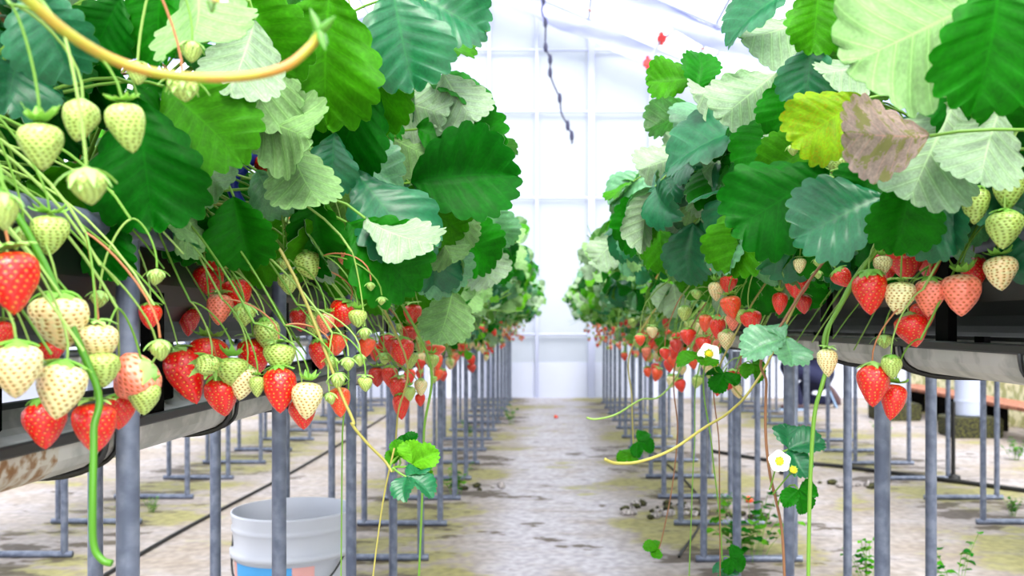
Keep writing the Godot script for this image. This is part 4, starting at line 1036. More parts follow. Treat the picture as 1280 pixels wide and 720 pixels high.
# ------------------------------------------------------------------ trestles, gutters, beds
func build_rows() -> void:
	var rows := [
		{"c": LEFT, "half": 0.158, "z0": -1.02, "dz": 0.562, "n": 17, "name": "the row left of the aisle", "g": -0.12, "s": 1.0},
		{"c": RIGHT, "half": 0.16, "z0": -0.896, "dz": 0.588, "n": 16, "name": "the row right of the aisle", "g": -0.033, "s": -1.0},
		{"c": FAR_LEFT, "half": 0.16, "z0": -2.2, "dz": 0.555, "n": 15, "name": "the outer row at left", "g": -0.12, "s": 1.0},
		{"c": FAR_RIGHT, "half": 0.16, "z0": -2.22, "dz": 0.545, "n": 15, "name": "the outer row at right", "g": -0.05, "s": -1.0},
	]
	var R := 0.0122
	for ri in 4:
		var r: Dictionary = rows[ri]
		var gy: float = EYE + r.g            # top edge of the drain gutter
		var by := EYE + 0.105                # rail of the bed
		# one trestle, copied down the row
		var proto: Node3D = null
		for i in r.n:
			var z: float = r.z0 - r.dz * i
			var t: Node3D
			if proto == null:
				t = base("trestle", Vector3.ZERO)
				for sx in [-1.0, 1.0]:
					var leg := Buf.new()
					add_lathe(leg, [Vector2(R, 0.012), Vector2(R, by - 0.012 if ri % 2 == 0 else gy - 0.046), Vector2(0, by - 0.012 if ri % 2 == 0 else gy - 0.046)], 14)
					part(t, "leg", leg.mesh(), M.steel, Vector3(sx * r.half, 0, 0))
				var ft := Buf.new()
				add_tube(ft, PackedVector3Array([Vector3(-r.half - 0.028, 0.012, 0), Vector3(r.half + 0.028, 0.012, 0)]), [0.012], 10)
				part(t, "foot_bar", ft.mesh(), M.steel)
				proto = t
			else:
				t = proto.duplicate()
				t.name = numbered("trestle")
				add_child(t)
			t.position = Vector3(r.c, 0, z)
			tag(t, "grey steel pipe trestle, %s from the front under %s" % [nth(i), r.name], "trestle", "trestles under " + r.name)
		var za := -0.25
		var zb := BACK + 0.45
		if ri > 1:
			za = -1.6
		# drain gutter: shallow rounded channel
		var gut := base("drain_gutter", Vector3(r.c, gy, 0))
		tag(gut, "long pale grey drain gutter under %s" % r.name, "gutter", "drain gutters under the beds")
		var hw: float = r.half - 0.022 if ri == 0 else r.half + 0.0
		var dp := 0.046
		var outer := []
		for k in 13:
			var a := PI * k / 12.0
			outer.append(Vector2(-hw * signf(cos(a)) * pow(absf(cos(a)), 0.45), -dp * pow(sin(a), 0.7)))
		var prof := outer.duplicate()
		for k in 13:
			var p: Vector2 = outer[12 - k]
			prof.append(Vector2(p.x * 0.975, minf(p.y + 0.003, 0.0)))
		# sections, two of them rusty where they join in front
		var cuts := [za, -0.78, -0.92, -3.0, -5.5, -8.0, zb] if ri == 0 else [za, -3.0, -5.5, -8.0, zb]
		for k in cuts.size() - 1:
			part(gut, "section", sweep_z(prof, cuts[k], cuts[k + 1] + 0.0, true, 1.0), M.gutter_rust if (ri == 0 and k == 1) else M.gutter)
		var lip := Buf.new()
		for sx in [-1.0, 1.0]:
			add_box(lip, Vector3(sx * (hw + 0.001), 0.004, (za + zb) / 2), Vector3(0.007, 0.012, za - zb), 0.002)
		part(gut, "liner_edge", lip.mesh(), M.liner)
		var cz := -0.62
		while cz > zb and ri < 2:
			var cl := []
			for p in outer:
				cl.append(Vector3(p.x * 1.02, p.y * 1.06, cz - 0.02 * p.y))
			var cb := Buf.new()
			add_tube(cb, through(cl, 2), [0.0045], 6)
			add_tube(cb, local(through(cl, 2), Vector3(0, 0, 0.03)), [0.003], 6)
			part(gut, "clip", cb.mesh(), M.black_film)
			cz -= 0.39
		# bed: black trough bag between two rails, peat on top, black uprights standing in the gutter
		var bed := base("growing_bed", Vector3(r.c, by, 0))
		tag(bed, "raised black growing trough with pipe rails of %s" % r.name, "planter", "growing beds")
		var bw := 0.145
		for sx in [-1.0, 1.0]:
			part(bed, "rail", tube(PackedVector3Array([Vector3(sx * bw, 0, za), Vector3(sx * bw, 0, zb)]), [0.014], 10), M.steel)
		var bag := []
		for k in 15:
			var a := PI * k / 14.0
			bag.append(Vector2(-(bw - 0.012) * cos(a), -(0.125 if ri % 2 else 0.135) * pow(sin(a), 0.6)))
		var bagp := bag.duplicate()
		bagp.append(Vector2(bw - 0.016, 0.0)); bagp.append(Vector2(-bw + 0.016, 0.0))
		part(bed, "trough_bag", sweep_z(bagp, za, zb), M.black_film)
		part(bed, "peat", sweep_z([Vector2(-bw + 0.02, 0.002), Vector2(-0.06, 0.026), Vector2(0.05, 0.03), Vector2(bw - 0.02, 0.002)], za, zb), M.peat)
		var uz := -0.66 if ri == 0 else -0.72
		var un := 0
		while uz > zb:
			for sx in [-1.0, 1.0]:
				var hgt: float = by - gy + 0.03
				part(bed, "upright", box_mesh(Vector3(0.012, hgt, 0.042), 0.003), M.black_matt, Vector3(sx * (hw - 0.016), -hgt / 2 + 0.004, uz + 0.05 * (1.0 if sx > 0 else 0.0)))
			uz -= 0.56
			un += 1
		# a wooden batten and a blue tie seen between the leaves of the left row
		if ri == 0:
			grained(mat("batten_wood", Color(1, 1, 1), 0.8), noise_tex(0.03, Color(0.50, 0.36, 0.20), Color(0.70, 0.54, 0.34), 59, 256), 4.0)
			part(bed, "batten", box_mesh(Vector3(0.018, 0.035, 1.4), 0.003), M.batten_wood, Vector3(bw - 0.03, 0.026, -1.8))

# ------------------------------------------------------------------ things standing about
func build_stores() -> void:
	# big plastic bucket under the left row
	var bk := base("bucket", Vector3(-0.69, 0, -2.44))
	tag(bk, "translucent white plastic bucket with a blue label under the left row", "bucket")
	var R := 0.155
	var H := 0.352
	var prof := [Vector2(0.0, 0.004), Vector2(R * 0.86, 0.0), Vector2(R * 0.875, 0.01), Vector2(R * 0.955, H - 0.115), Vector2(R * 1.03, H - 0.112), Vector2(R * 1.035, H - 0.096), Vector2(R * 0.965, H - 0.092), Vector2(R * 0.985, H - 0.05), Vector2(R * 1.01, H - 0.046), Vector2(R * 1.01, H - 0.036), Vector2(R * 0.99, H - 0.03), Vector2(R * 1.02, H - 0.006), Vector2(R * 1.015, H), Vector2(R * 0.985, H), Vector2(R * 0.95, H - 0.05), Vector2(R * 0.85, 0.012), Vector2(0, 0.012)]
	part(bk, "body", lathe(prof, 40), M.bucket_plastic)
	for q in [[0.42 * PI, 0.80 * PI, "label_blue"], [0.80 * PI, 0.96 * PI, "label_pink"], [0.30 * PI, 0.42 * PI, "label_pink"]]:
		var lb := Buf.new()
		for i in 13:
			var a := lerpf(q[0], q[1], i / 12.0)
			for j in 2:
				var y := lerpf(0.05, H - 0.122, j)
				var rr := lerpf(R * 0.895, R * 0.953, (y - 0.03) / (H - 0.145)) + 0.0012
				lb.point(Vector3(rr * cos(a), y, rr * sin(a)), Vector2(i / 12.0, j))
		lb.grid(13, 2, 0, true)
		part(bk, "label", lb.mesh(), M[q[2]])
	part(bk, "handle", tube(through([Vector3(-R * 1.03, H - 0.07, 0), Vector3(-R * 0.75, H - 0.16, R * 0.72), Vector3(0, H - 0.20, R * 1.03), Vector3(R * 0.75, H - 0.16, R * 0.72), Vector3(R * 1.03, H - 0.07, 0)], 6), [0.0028], 6), M.liner)
	# drums on mossy blocks, low bench: right side of the house
	for q in [[Vector3(3.12, 0.0, -6.9), 0.105, "grey drum on a mossy block beside the cream wall base"], [Vector3(3.0, 0.0, -8.1), 0.10, "grey drum farther back along the cream wall base"]]:
		var p: Vector3 = q[0]
		var blk := Buf.new()
		add_box(blk, Vector3(0, 0.075, 0), Vector3(0.36, 0.15, 0.3), 0.015)
		tag(part(self, "mossy_block", blk.mesh(), M.mossy_block, p), "dark mossy concrete block under the %s drum" % ("nearer" if p.z > -7.5 else "farther"), "block", "blocks along the right wall")
		var dr := base("drum", p + Vector3(0, 0.15, 0))
		tag(dr, q[2], "drum", "drums along the right wall")
		var rr: float = q[1]
		part(dr, "body", lathe([Vector2(0, 0), Vector2(rr * 0.95, 0), Vector2(rr, 0.015), Vector2(rr, 0.1), Vector2(rr * 1.04, 0.11), Vector2(rr * 1.04, 0.12), Vector2(rr, 0.13), Vector2(rr, 0.3), Vector2(rr * 1.05, 0.31), Vector2(rr * 1.05, 0.33), Vector2(rr * 0.9, 0.335)], 24), M.drum_grey)
		part(dr, "lid", lathe([Vector2(rr * 0.98, 0.33), Vector2(rr * 0.98, 0.345), Vector2(rr * 0.8, 0.352), Vector2(0, 0.355)], 24), M.drum_grey)
	var bench := base("low_bench", Vector3(3.42, 0, -6.9))
	tag(bench, "low reddish wooden plank bench on dark legs along the right wall", "bench")
	for k in 3:
		part(bench, "plank", box_mesh(Vector3(0.085, 0.03, 4.2), 0.004), M.bench_wood, Vector3(-0.1 + 0.1 * k, 0.24, 0))
	for z in [-1.9, -1.1, -0.3, 0.5, 1.3, 2.0]:
		part(bench, "leg", box_mesh(Vector3(0.26, 0.225, 0.04), 0.004), M.black_matt, Vector3(0, 0.1125, z))
	# hoses on the floor
	var hoses := [
		[[Vector3(-1.45, 0.008, -2.2), Vector3(-1.5, 0.008, -3.6), Vector3(-1.47, 0.008, -5.4), Vector3(-1.52, 0.008, -8.5)], 0.007, "thin dark drip hose along the floor beside the outer left row"],
		[[Vector3(1.0, 0.012, -6.05), Vector3(1.35, 0.012, -5.55), Vector3(1.62, 0.012, -5.4), Vector3(1.9, 0.012, -5.1), Vector3(2.5, 0.012, -4.4)], 0.012, "black hose curving across the floor under the outer right row"],
		[[Vector3(0.45, 0.006, -3.3), Vector3(0.7, 0.006, -4.4), Vector3(0.62, 0.006, -6.5)], 0.005, "thin hose on the floor under the right row"],
	]
	for h in hoses:
		tag(part(self, "hose", tube(through(h[0], 8), [h[1]], 8), M.hose), h[2], "hose", "hoses on the floor")
	for q in [[Vector3(1.30, 0, -5.15), 0.30], [Vector3(2.15, 0, -4.95), 0.42]]:
		var riser := base("riser_pipe", q[0])
		tag(riser, "short black riser pipe standing on the floor under the outer right row" if q[1] < 0.4 else "tall black riser pipe with a foot beside the black hose", "pipe", "black riser pipes")
		part(riser, "pipe", lathe([Vector2(0.011, 0.0), Vector2(0.011, q[1]), Vector2(0, q[1])], 10), M.hose)
		part(riser, "foot", lathe([Vector2(0.04, 0.0), Vector2(0.036, 0.025), Vector2(0.012, 0.035)], 12), M.hose)
	build_person()

# crouching picker: one continuous surface meshed from tapered capsules
func build_person() -> void:
	var o := Vector3(2.62, 0, -9.1)
	var bones := [
		[Vector3(0, 0.30, 0), Vector3(0.02, 0.36, 0.0), 0.125, 0.13], [Vector3(0.02, 0.36, 0), Vector3(-0.10, 0.62, 0.0), 0.125, 0.135], [Vector3(-0.10, 0.62, 0), Vector3(-0.14, 0.74, 0), 0.12, 0.08],
		[Vector3(-0.14, 0.74, 0), Vector3(-0.17, 0.81, 0.0), 0.05, 0.05], [Vector3(-0.19, 0.87, 0), Vector3(-0.20, 0.92, 0), 0.085, 0.09],
		[Vector3(0.0, 0.30, 0.09), Vector3(-0.34, 0.42, 0.12), 0.088, 0.066], [Vector3(-0.34, 0.42, 0.12), Vector3(-0.22, 0.07, 0.12), 0.062, 0.045],
		[Vector3(0.0, 0.30, -0.09), Vector3(-0.22, 0.10, -0.12), 0.088, 0.066], [Vector3(-0.22, 0.10, -0.12), Vector3(0.14, 0.07, -0.12), 0.062, 0.045],
		[Vector3(-0.12, 0.68, 0.15), Vector3(-0.26, 0.52, 0.2), 0.055, 0.042], [Vector3(-0.26, 0.52, 0.2), Vector3(-0.48, 0.56, 0.14), 0.042, 0.03],
		[Vector3(-0.12, 0.68, -0.15), Vector3(-0.27, 0.54, -0.2), 0.055, 0.042], [Vector3(-0.27, 0.54, -0.2), Vector3(-0.49, 0.60, -0.12), 0.042, 0.03],
		[Vector3(-0.12, 0.69, -0.13), Vector3(-0.12, 0.69, 0.13), 0.06, 0.06],
	]
	# five fingers on each hand, each a short chain
	for hz in [0.14, -0.12]:
		var wr := Vector3(-0.48, 0.56, hz) if hz > 0 else Vector3(-0.49, 0.60, hz)
		bones.append([wr, wr + Vector3(-0.05, 0.01, 0), 0.026, 0.028])
		for k in 4:
			var f0 := wr + Vector3(-0.055, 0.012, (k - 1.5) * 0.016)
			var f1 := f0 + Vector3(-0.035 - 0.006 * (k % 3), 0.008, 0)
			bones.append([f0, f1, 0.0095, 0.0085]); bones.append([f1, f1 + Vector3(-0.022, -0.02, 0), 0.0085, 0.0075])
		var th := wr + Vector3(-0.02, 0.01, 0.026)
		bones.append([th, th + Vector3(-0.04, 0.01, 0.02), 0.011, 0.009])
	var cell := 0.02
	var lo := Vector3(-0.68, -0.02, -0.3)
	var nn := Vector3i(48, 54, 31)
	var field := PackedFloat32Array()
	field.resize(nn.x * nn.y * nn.z)
	field.fill(1.0)
	for bn in bones:
		var a: Vector3 = bn[0]
		var c: Vector3 = bn[1]
		var rmax: float = maxf(bn[2], bn[3]) + 0.09
		var mn := a.min(c) - Vector3.ONE * rmax - lo
		var mx := a.max(c) + Vector3.ONE * rmax - lo
		var ab := c - a
		for i in range(maxi(0, int(mn.x / cell)), mini(nn.x, int(mx.x / cell) + 2)):
			for j in range(maxi(0, int(mn.y / cell)), mini(nn.y, int(mx.y / cell) + 2)):
				for k in range(maxi(0, int(mn.z / cell)), mini(nn.z, int(mx.z / cell) + 2)):
					var p := lo + Vector3(i, j, k) * cell
					var t := clampf((p - a).dot(ab) / maxf(ab.length_squared(), 1e-9), 0, 1)
					var d := p.distance_to(a + ab * t) - lerpf(bn[2], bn[3], t)
					var at := (i * nn.y + j) * nn.z + k
					var e := field[at]
					var hh := clampf(0.5 + 0.5 * (e - d) / 0.035, 0, 1)
					field[at] = lerpf(e, d, hh) - 0.035 * hh * (1 - hh)
	var b := Buf.new()
	var ids := {}
	var st := [nn.y * nn.z, nn.z, 1]
	for i in nn.x - 1:
		for j in nn.y - 1:
			for k in nn.z - 1:
				var at := (i * nn.y + j) * nn.z + k
				var sum := Vector3.ZERO
				var cnt := 0
				for e in 12:
					var ax := e / 4
					var u := e % 2
					var w := (e / 2) % 2
					var p0 := Vector3i.ZERO
					p0[(ax + 1) % 3] = u; p0[(ax + 2) % 3] = w
					var i0: int = at + p0.x * st[0] + p0.y * st[1] + p0.z
					var i1: int = i0 + st[ax]
					if (field[i0] < 0) != (field[i1] < 0):
						var q := Vector3(p0)
						q[ax] += field[i0] / (field[i0] - field[i1])
						sum += q
						cnt += 1
				if cnt:
					ids[at] = b.point(lo + (Vector3(i, j, k) + sum / cnt) * cell)
	for i in range(1, nn.x - 1):
		for j in range(1, nn.y - 1):
			for k in range(1, nn.z - 1):
				var at := (i * nn.y + j) * nn.z + k
				for ax in 3:
					var inside := field[at] < 0
					if inside == (field[at + st[ax]] < 0):
						continue
					var u: int = st[(ax + 1) % 3]
					var w: int = st[(ax + 2) % 3]
					var q := [ids.get(at - u - w, -1), ids.get(at - w, -1), ids.get(at, -1), ids.get(at - u, -1)]
					if q.min() < 0:
						continue
					if inside:
						b.tri(q[0], q[2], q[1]); b.tri(q[0], q[3], q[2])
					else:
						b.tri(q[0], q[1], q[2]); b.tri(q[0], q[2], q[3])
	var who := base("person", o)
	tag(who, "person in dark navy work clothes crouching beyond the outer right row", "person")
	part(who, "body", b.mesh(), M.navy_cloth)
	var head := Buf.new()
	add_lathe(head, [Vector2(0, -0.1), Vector2(0.06, -0.085), Vector2(0.088, -0.03), Vector2(0.096, 0.03), Vector2(0.078, 0.09), Vector2(0.04, 0.118), Vector2(0, 0.125)], 16)
	part(who, "cap", head.mesh(), M.dark_cloth, Vector3(-0.195, 0.925, 0))
	var fc := Buf.new()
	add_lathe(fc, [Vector2(0, -0.088), Vector2(0.05, -0.07), Vector2(0.07, -0.02), Vector2(0.074, 0.02), Vector2(0.05, 0.05), Vector2(0, 0.06)], 14)
	add_tube(fc, PackedVector3Array([Vector3(-0.065, 0.02, 0), Vector3(-0.092, -0.015, 0), Vector3(-0.07, -0.022, 0)]), [0.008, 0.012, 0.006], 6)
	add_tube(fc, PackedVector3Array([Vector3(-0.068, -0.045, -0.025), Vector3(-0.073, -0.047, 0), Vector3(-0.068, -0.045, 0.025)]), [0.006], 6)
	part(who, "face", fc.mesh(), M.skin, Vector3(-0.228, 0.885, 0))
	for q in [[Vector3(-0.24, 0.0, 0.12), 0.0], [Vector3(0.17, 0.075, -0.12), -1.15]]:
		var sb := Buf.new()
		add_tube(sb, PackedVector3Array([Vector3(0.07, 0.04, 0), Vector3(0.0, 0.045, 0), Vector3(-0.09, 0.035, 0), Vector3(-0.16, 0.026, 0)]), [0.032, 0.042, 0.038, 0.02], 10)
		var shoe := part(who, "shoe", sb.mesh(), M.shoe, q[0])
		shoe.rotation.z = q[1]
		var so := Buf.new()
		add_box(so, Vector3(-0.045, 0.008, 0), Vector3(0.26, 0.016, 0.078), 0.004)
		part(shoe, "sole", so.mesh(), M.shoe_sole)

# ------------------------------------------------------------------ leaves
var LEAFLETS := []      # finely toothed single leaflets, [upper face, underside]
var LEAFLETS_MID := []
var LEAVES_FAR := []    # whole three-part leaves with a stub of stalk
const TEETH := 9

func outline(t: float) -> Vector2:
	var pts := [Vector2(0.0, 0.0), Vector2(0.13, 0.09), Vector2(0.29, 0.25), Vector2(0.42, 0.45), Vector2(0.48, 0.64), Vector2(0.45, 0.80), Vector2(0.34, 0.92), Vector2(0.17, 0.985), Vector2(0.0, 1.0)]
	var f := clampf(t, 0.0, 1.0) * 8.0
	var i := mini(int(f), 7)
	return (pts[i] as Vector2).cubic_interpolate(pts[i + 1], pts[maxi(i - 1, 0)], pts[mini(i + 2, 8)], f - i)

# shape: [fold, droop, twist, wave, width, seed]; the midrib runs along +z, the upper face looks to +y, length 1
func add_leaflet(top: Buf, under: Buf, xf: Transform3D, shape: Array, per_tooth: int, half_cols: int, thick: float) -> void:
	var r := RandomNumberGenerator.new()
	r.seed = int(shape[5])
	var ph := r.randf() * TAU
	var rows := TEETH * per_tooth + 1
	var cols := half_cols * 2 + 1
	var tf := top.v.size()
	var uf := under.v.size()
	for i in rows:
		var tau := float(i) / (rows - 1)
		var rim := outline(tau)
		var ahead := outline(tau + 0.01)
		var behind := outline(tau - 0.01)
		var tang := (ahead - behind).normalized()
		var nrm := Vector2(tang.y, -tang.x)
		var tooth := pow(absf(sin(PI * TEETH * tau)), 0.75)
		rim += nrm * (0.052 * (tooth - 0.55)) * smoothstep(0.12, 0.3, tau) + tang * 0.012 * tooth
		var mz := pow(tau, 1.35) * 0.99
		for j in cols:
			var s := float(j - half_cols) / half_cols
			var a := absf(s)
			var p := Vector2(0, mz).lerp(Vector2(rim.x, rim.y), a)
			p.y += 0.05 * a * (1.0 - a) * (1.0 - tau)
			var x: float = p.x * signf(s) * shape[4]
			var z := p.y
			var h := 0.042 * absf(cos(PI * TEETH * tau)) * a * (1.15 - 0.6 * a) * smoothstep(0.0, 0.15, tau)
			h += absf(x) * tan(shape[0])
			h -= shape[1] * z * z
			h += shape[3] * sin(2.2 * TAU * tau + ph + (1.3 if s > 0 else 0.0)) * a * a * 0.5
			h -= 0.35 * a * a * a * absf(x) * 0.5
			var q := Vector3(x, h, z)
			q = q.rotated(Vector3(0, 0, 1), shape[2] * z)
			var uv := Vector2(0.5 + 0.5 * s, 1.0 - tau)
			top.point(xf * (q + Vector3(0, thick, 0)), uv)
			under.point(xf * q, uv)
	top.grid(rows, cols, tf, true)
	under.grid(rows, cols, uf, false)

func make_leaf_meshes() -> void:
	var shapes := []
	for k in 10:
		shapes.append([rng.randf_range(0.1, 0.65), rng.randf_range(0.05, 0.5), rng.randf_range(-0.5, 0.5), rng.randf_range(0.03, 0.14), rng.randf_range(0.92, 1.12), 100 + k])
	for k in 10:
		var t := Buf.new()
		var u := Buf.new()
		add_leaflet(t, u, Transform3D.IDENTITY, shapes[k], 4, 5, 0.006)
		LEAFLETS.append(u.into(t.into(ArrayMesh.new())))
		var t2 := Buf.new()
		var u2 := Buf.new()
		add_leaflet(t2, u2, Transform3D.IDENTITY, shapes[k], 2, 3, 0.006)
		LEAFLETS_MID.append(u2.into(t2.into(ArrayMesh.new())))
	for k in 8:
		var t := Buf.new()
		var u := Buf.new()
		for j in 3:
			var ang: float = [0.0, 1.25, -1.25][j] + rng.randf_range(-0.12, 0.12)
			var bs := Basis(Vector3.UP, ang) * Basis(Vector3(1, 0, 0), rng.randf_range(-0.15, 0.45)) * (1.0 if j == 0 else 0.88)
			add_leaflet(t, u, Transform3D(bs, bs.z.normalized() * 0.04), shapes[(k + 3 * j) % 10], 2, 2, 0.006)
		var st := Buf.new()
		add_tube(st, bezier(Vector3.ZERO, Vector3(0, -0.3, -0.5), Vector3(0, -0.9, -1.2), Vector3(0, -1.6, -1.5), 5), [0.018, 0.026], 5)
		LEAVES_FAR.append(st.into(u.into(t.into(ArrayMesh.new()))))

func frame(tip: Vector3, normal: Vector3) -> Basis:
	var z := tip.normalized()
	var x := normal.cross(z)
	x = x.normalized() if x.length_squared() > 1e-8 else Vector3.RIGHT
	return Basis(x, z.cross(x).normalized(), z)

func put_leaflet(parent: Node3D, at: Vector3, tip: Vector3, normal: Vector3, length: float, top_m: Material, under_m: Material, which: int, fine: bool) -> MeshInstance3D:
	var o := MeshInstance3D.new()
	o.name = "leaflet"
	o.mesh = LEAFLETS[which % 10] if fine else LEAFLETS_MID[which % 10]
	o.set_surface_override_material(0, top_m)
	o.set_surface_override_material(1, under_m)
	parent.add_child(o, true)
	o.transform = Transform3D(frame(tip, normal).scaled(Vector3.ONE * length), at)
	return o

var TOPS := ["leaf_deep", "leaf_mid", "leaf_mid", "leaf_bright", "leaf_blue", "leaf_deep", "leaf_pale", "leaf_mid", "leaf_bright", "leaf_pale", "leaf_blue"]
var TOPS_FAR := ["leaf_mid", "leaf_bright", "leaf_mid", "leaf_young", "leaf_pale", "leaf_deep", "leaf_pale", "leaf_bright", "leaf_blue"]
var UNDERS := ["under_pale", "under_green", "under_silver", "under_silver"]

# a leaf of three leaflets on a stalk from the crown of the plant (positions in the plant's own axes)
func put_leaf(plant: Node3D, hub: Vector3, tip: Vector3, normal: Vector3, length: float, top_m: Material, under_m: Material, fine: bool) -> void:
	var leaf := MeshInstance3D.new()
	leaf.name = "leaf"
	var from := Vector3(rng.randf_range(-0.02, 0.02), 0.01, rng.randf_range(-0.02, 0.02))
	var away := (hub - from)
	leaf.mesh = tube(bezier(from, from + Vector3(away.x * 0.15, absf(away.y) * 0.5 + 0.06, away.z * 0.15), hub - tip.normalized() * 0.08 + Vector3(0, 0.05, 0), hub, 8), [0.0032, 0.0026, 0.0024, 0.0022, 0.002, 0.002, 0.0018], 5)
	leaf.set_surface_override_material(0, M.stem_red if rng.randf() < 0.15 else M.stem_green)
	plant.add_child(leaf, true)
	var f := frame(tip, normal)
	for j in 3:
		var ang: float = [0.0, 1.25, -1.25][j] + rng.randf_range(-0.15, 0.15)
		var dirn := (f.z * cos(ang) + f.x * sin(ang) - f.y * rng.randf_range(-0.1, 0.35)).normalized()
		var nj := (f.y + f.x * sin(ang) * 0.25 + Vector3(rng.randf_range(-0.25, 0.25), rng.randf_range(-0.25, 0.25), rng.randf_range(-0.25, 0.25))).normalized()
		put_leaflet(leaf, hub + dirn * 0.005, dirn, nj, length * (1.0 if j == 0 else 0.9), top_m, under_m, rng.randi() % 10, fine)

# outline of the foliage across a row: distance from the bed's middle towards the aisle, height above the lens
var SHELL := [Vector2(0.25, 0.03), Vector2(0.36, 0.06), Vector2(0.45, 0.13), Vector2(0.50, 0.25), Vector2(0.49, 0.35), Vector2(0.42, 0.42), Vector2(0.28, 0.47), Vector2(0.08, 0.50), Vector2(-0.14, 0.46), Vector2(-0.32, 0.34), Vector2(-0.38, 0.18), Vector2(-0.34, 0.03)]

var CROWNS := {"left": [], "right": []}

func build_plants() -> void:
	for row in ["left", "right"]:
		var s := 1.0 if row == "left" else -1.0           # towards the aisle
		var cx := LEFT if row == "left" else RIGHT
		var z := -0.52
		var i := 0
		while z > BACK + 0.5:
			var at := Vector3(cx + s * rng.randf_range(-0.03, 0.05), EYE + 0.125, z)
			var near := -z < 2.7
			var plant := base("strawberry_plant", at)
			tag(plant, "leafy strawberry plant, %s from the front in the %s row" % [nth(i), row], "plant", "strawberry plants in the %s row" % row)
			CROWNS[row].append(plant)
			var count := 5 if -z < 0.9 else 14 if near else (25 if -z < 5.0 else 20)
			for k in count:
				var aisle := rng.randf() < 0.78
				var f := rng.randf_range(0.0, 7.0) if aisle else rng.randf_range(7.0, 10.9)
				var q := int(f)
				var p: Vector2 = (SHELL[q] as Vector2).lerp(SHELL[q + 1], f - q)
				var tg: Vector2 = ((SHELL[q + 1] as Vector2) - (SHELL[q] as Vector2)).normalized()
				var nr := Vector2(tg.y, -tg.x)                # outwards
				var depth := rng.randf_range(0.86, 1.0) if k % 3 else rng.randf_range(0.6, 0.85)
				var mid := Vector2(0.06, 0.12)
				p = mid + (p - mid) * depth
				if row == "right":
					p = Vector2(p.x * 1.06, p.y * 0.9)
				if -z < 1.6:                                # the front plants keep clear of the lens, their outer leaves are set below
					p.x = minf(p.x, (-z - 0.8) * 0.6 if row == "left" else (-z - 0.8) * 0.43 + 0.10)
				if near and aisle:
					p.y = maxf(p.y, 0.15 if -z < 1.7 else 0.1)
				var hub := Vector3(cx + s * p.x, EYE + p.y, z + rng.randf_range(-0.13, 0.13)) - at
				var n3 := Vector3(s * nr.x, nr.y, 0) * 0.8 + Vector3(0, 0.55, 0.25) + Vector3(rng.randf_range(-0.5, 0.5), rng.randf_range(-0.4, 0.4), rng.randf_range(-0.5, 0.5))
				if rng.randf() < (0.09 if near else 0.22):
					n3 = Vector3(s * nr.x * -0.4, -0.35 + nr.y * 0.2, -0.6) + Vector3(rng.randf_range(-0.4, 0.4), 0, rng.randf_range(-0.3, 0.3))
				var tip := Vector3(s * (nr.x * 0.55 - tg.x * 0.6), nr.y * 0.35 - tg.y * 0.7 - 0.15, rng.randf_range(-0.9, 0.9))
				if p.y < 0.1:
					tip.y = absf(tip.y) * 0.4 - 0.1
				var length := rng.randf_range(0.072, 0.108) if -z < 1.9 else rng.randf_range(0.056, 0.088)
				if not near and k >= 22:                      # small leaves low among the fruit
					hub = Vector3(cx + s * rng.randf_range(0.16, 0.36), EYE + rng.randf_range(-0.1, 0.03), z + rng.randf_range(-0.1, 0.1)) - at
					length = rng.randf_range(0.028, 0.045)
				var tm: Material = M[TOPS[rng.randi() % TOPS.size()] if near else TOPS_FAR[rng.randi() % TOPS_FAR.size()]]
				var um: Material = M[UNDERS[rng.randi() % UNDERS.size()]]
				if near:
					put_leaf(plant, hub, tip, n3, length, tm, um, -z < 1.8)
				else:
					var o := MeshInstance3D.new()
					o.name = "leaf"
					o.mesh = LEAVES_FAR[rng.randi() % 8]
					o.set_surface_override_material(0, tm)
					o.set_surface_override_material(1, um)
					o.set_surface_override_material(2, M.stem_green)
					plant.add_child(o, true)
					o.transform = Transform3D(frame(tip, n3).scaled(Vector3.ONE * length * 1.02), hub)
			z -= 0.2
			i += 1
	# the outer rows, seen only between and under the others
	for q in [["outer left", FAR_LEFT, 1.0], ["outer right", FAR_RIGHT, -1.0]]:
		var z := -1.9
		var i := 0
		while z > BACK + 0.5:
			var at := Vector3(q[1], EYE + 0.125, z)
			var plant := base("strawberry_plant", at)
			tag(plant, "strawberry plant half hidden in the %s row, %s from the front" % [q[0], nth(i)], "plant", "strawberry plants in the %s row" % q[0])
			for k in 12:
				var a := rng.randf_range(-0.2, PI + 0.2)
				var rr := rng.randf_range(0.2, 0.36)
				var hub := Vector3(cos(a) * rr, maxf(sin(a) * rr * 0.8, -0.02) + 0.02, rng.randf_range(-0.22, 0.22))
				var o := MeshInstance3D.new()
				o.name = "leaf"
				o.mesh = LEAVES_FAR[rng.randi() % 8]
				o.set_surface_override_material(0, M[TOPS[rng.randi() % TOPS.size()]])
				o.set_surface_override_material(1, M[UNDERS[rng.randi() % UNDERS.size()]])
				o.set_surface_override_material(2, M.stem_green)
				plant.add_child(o, true)
				o.transform = Transform3D(frame(Vector3(cos(a), -0.2, rng.randf_range(-0.8, 0.8)), Vector3(cos(a) * 0.5, 0.9, 0.2)).scaled(Vector3.ONE * rng.randf_range(0.08, 0.11)), hub)
			z -= 0.42
			i += 1

func nearest_plant(p: Vector3) -> Node3D:
	var best: Node3D = null
	for o in CROWNS["left" if p.x < 0.03 else "right"]:
		if best == null or absf(o.position.z - p.z) < absf(best.position.z - p.z):
			best = o
	return best

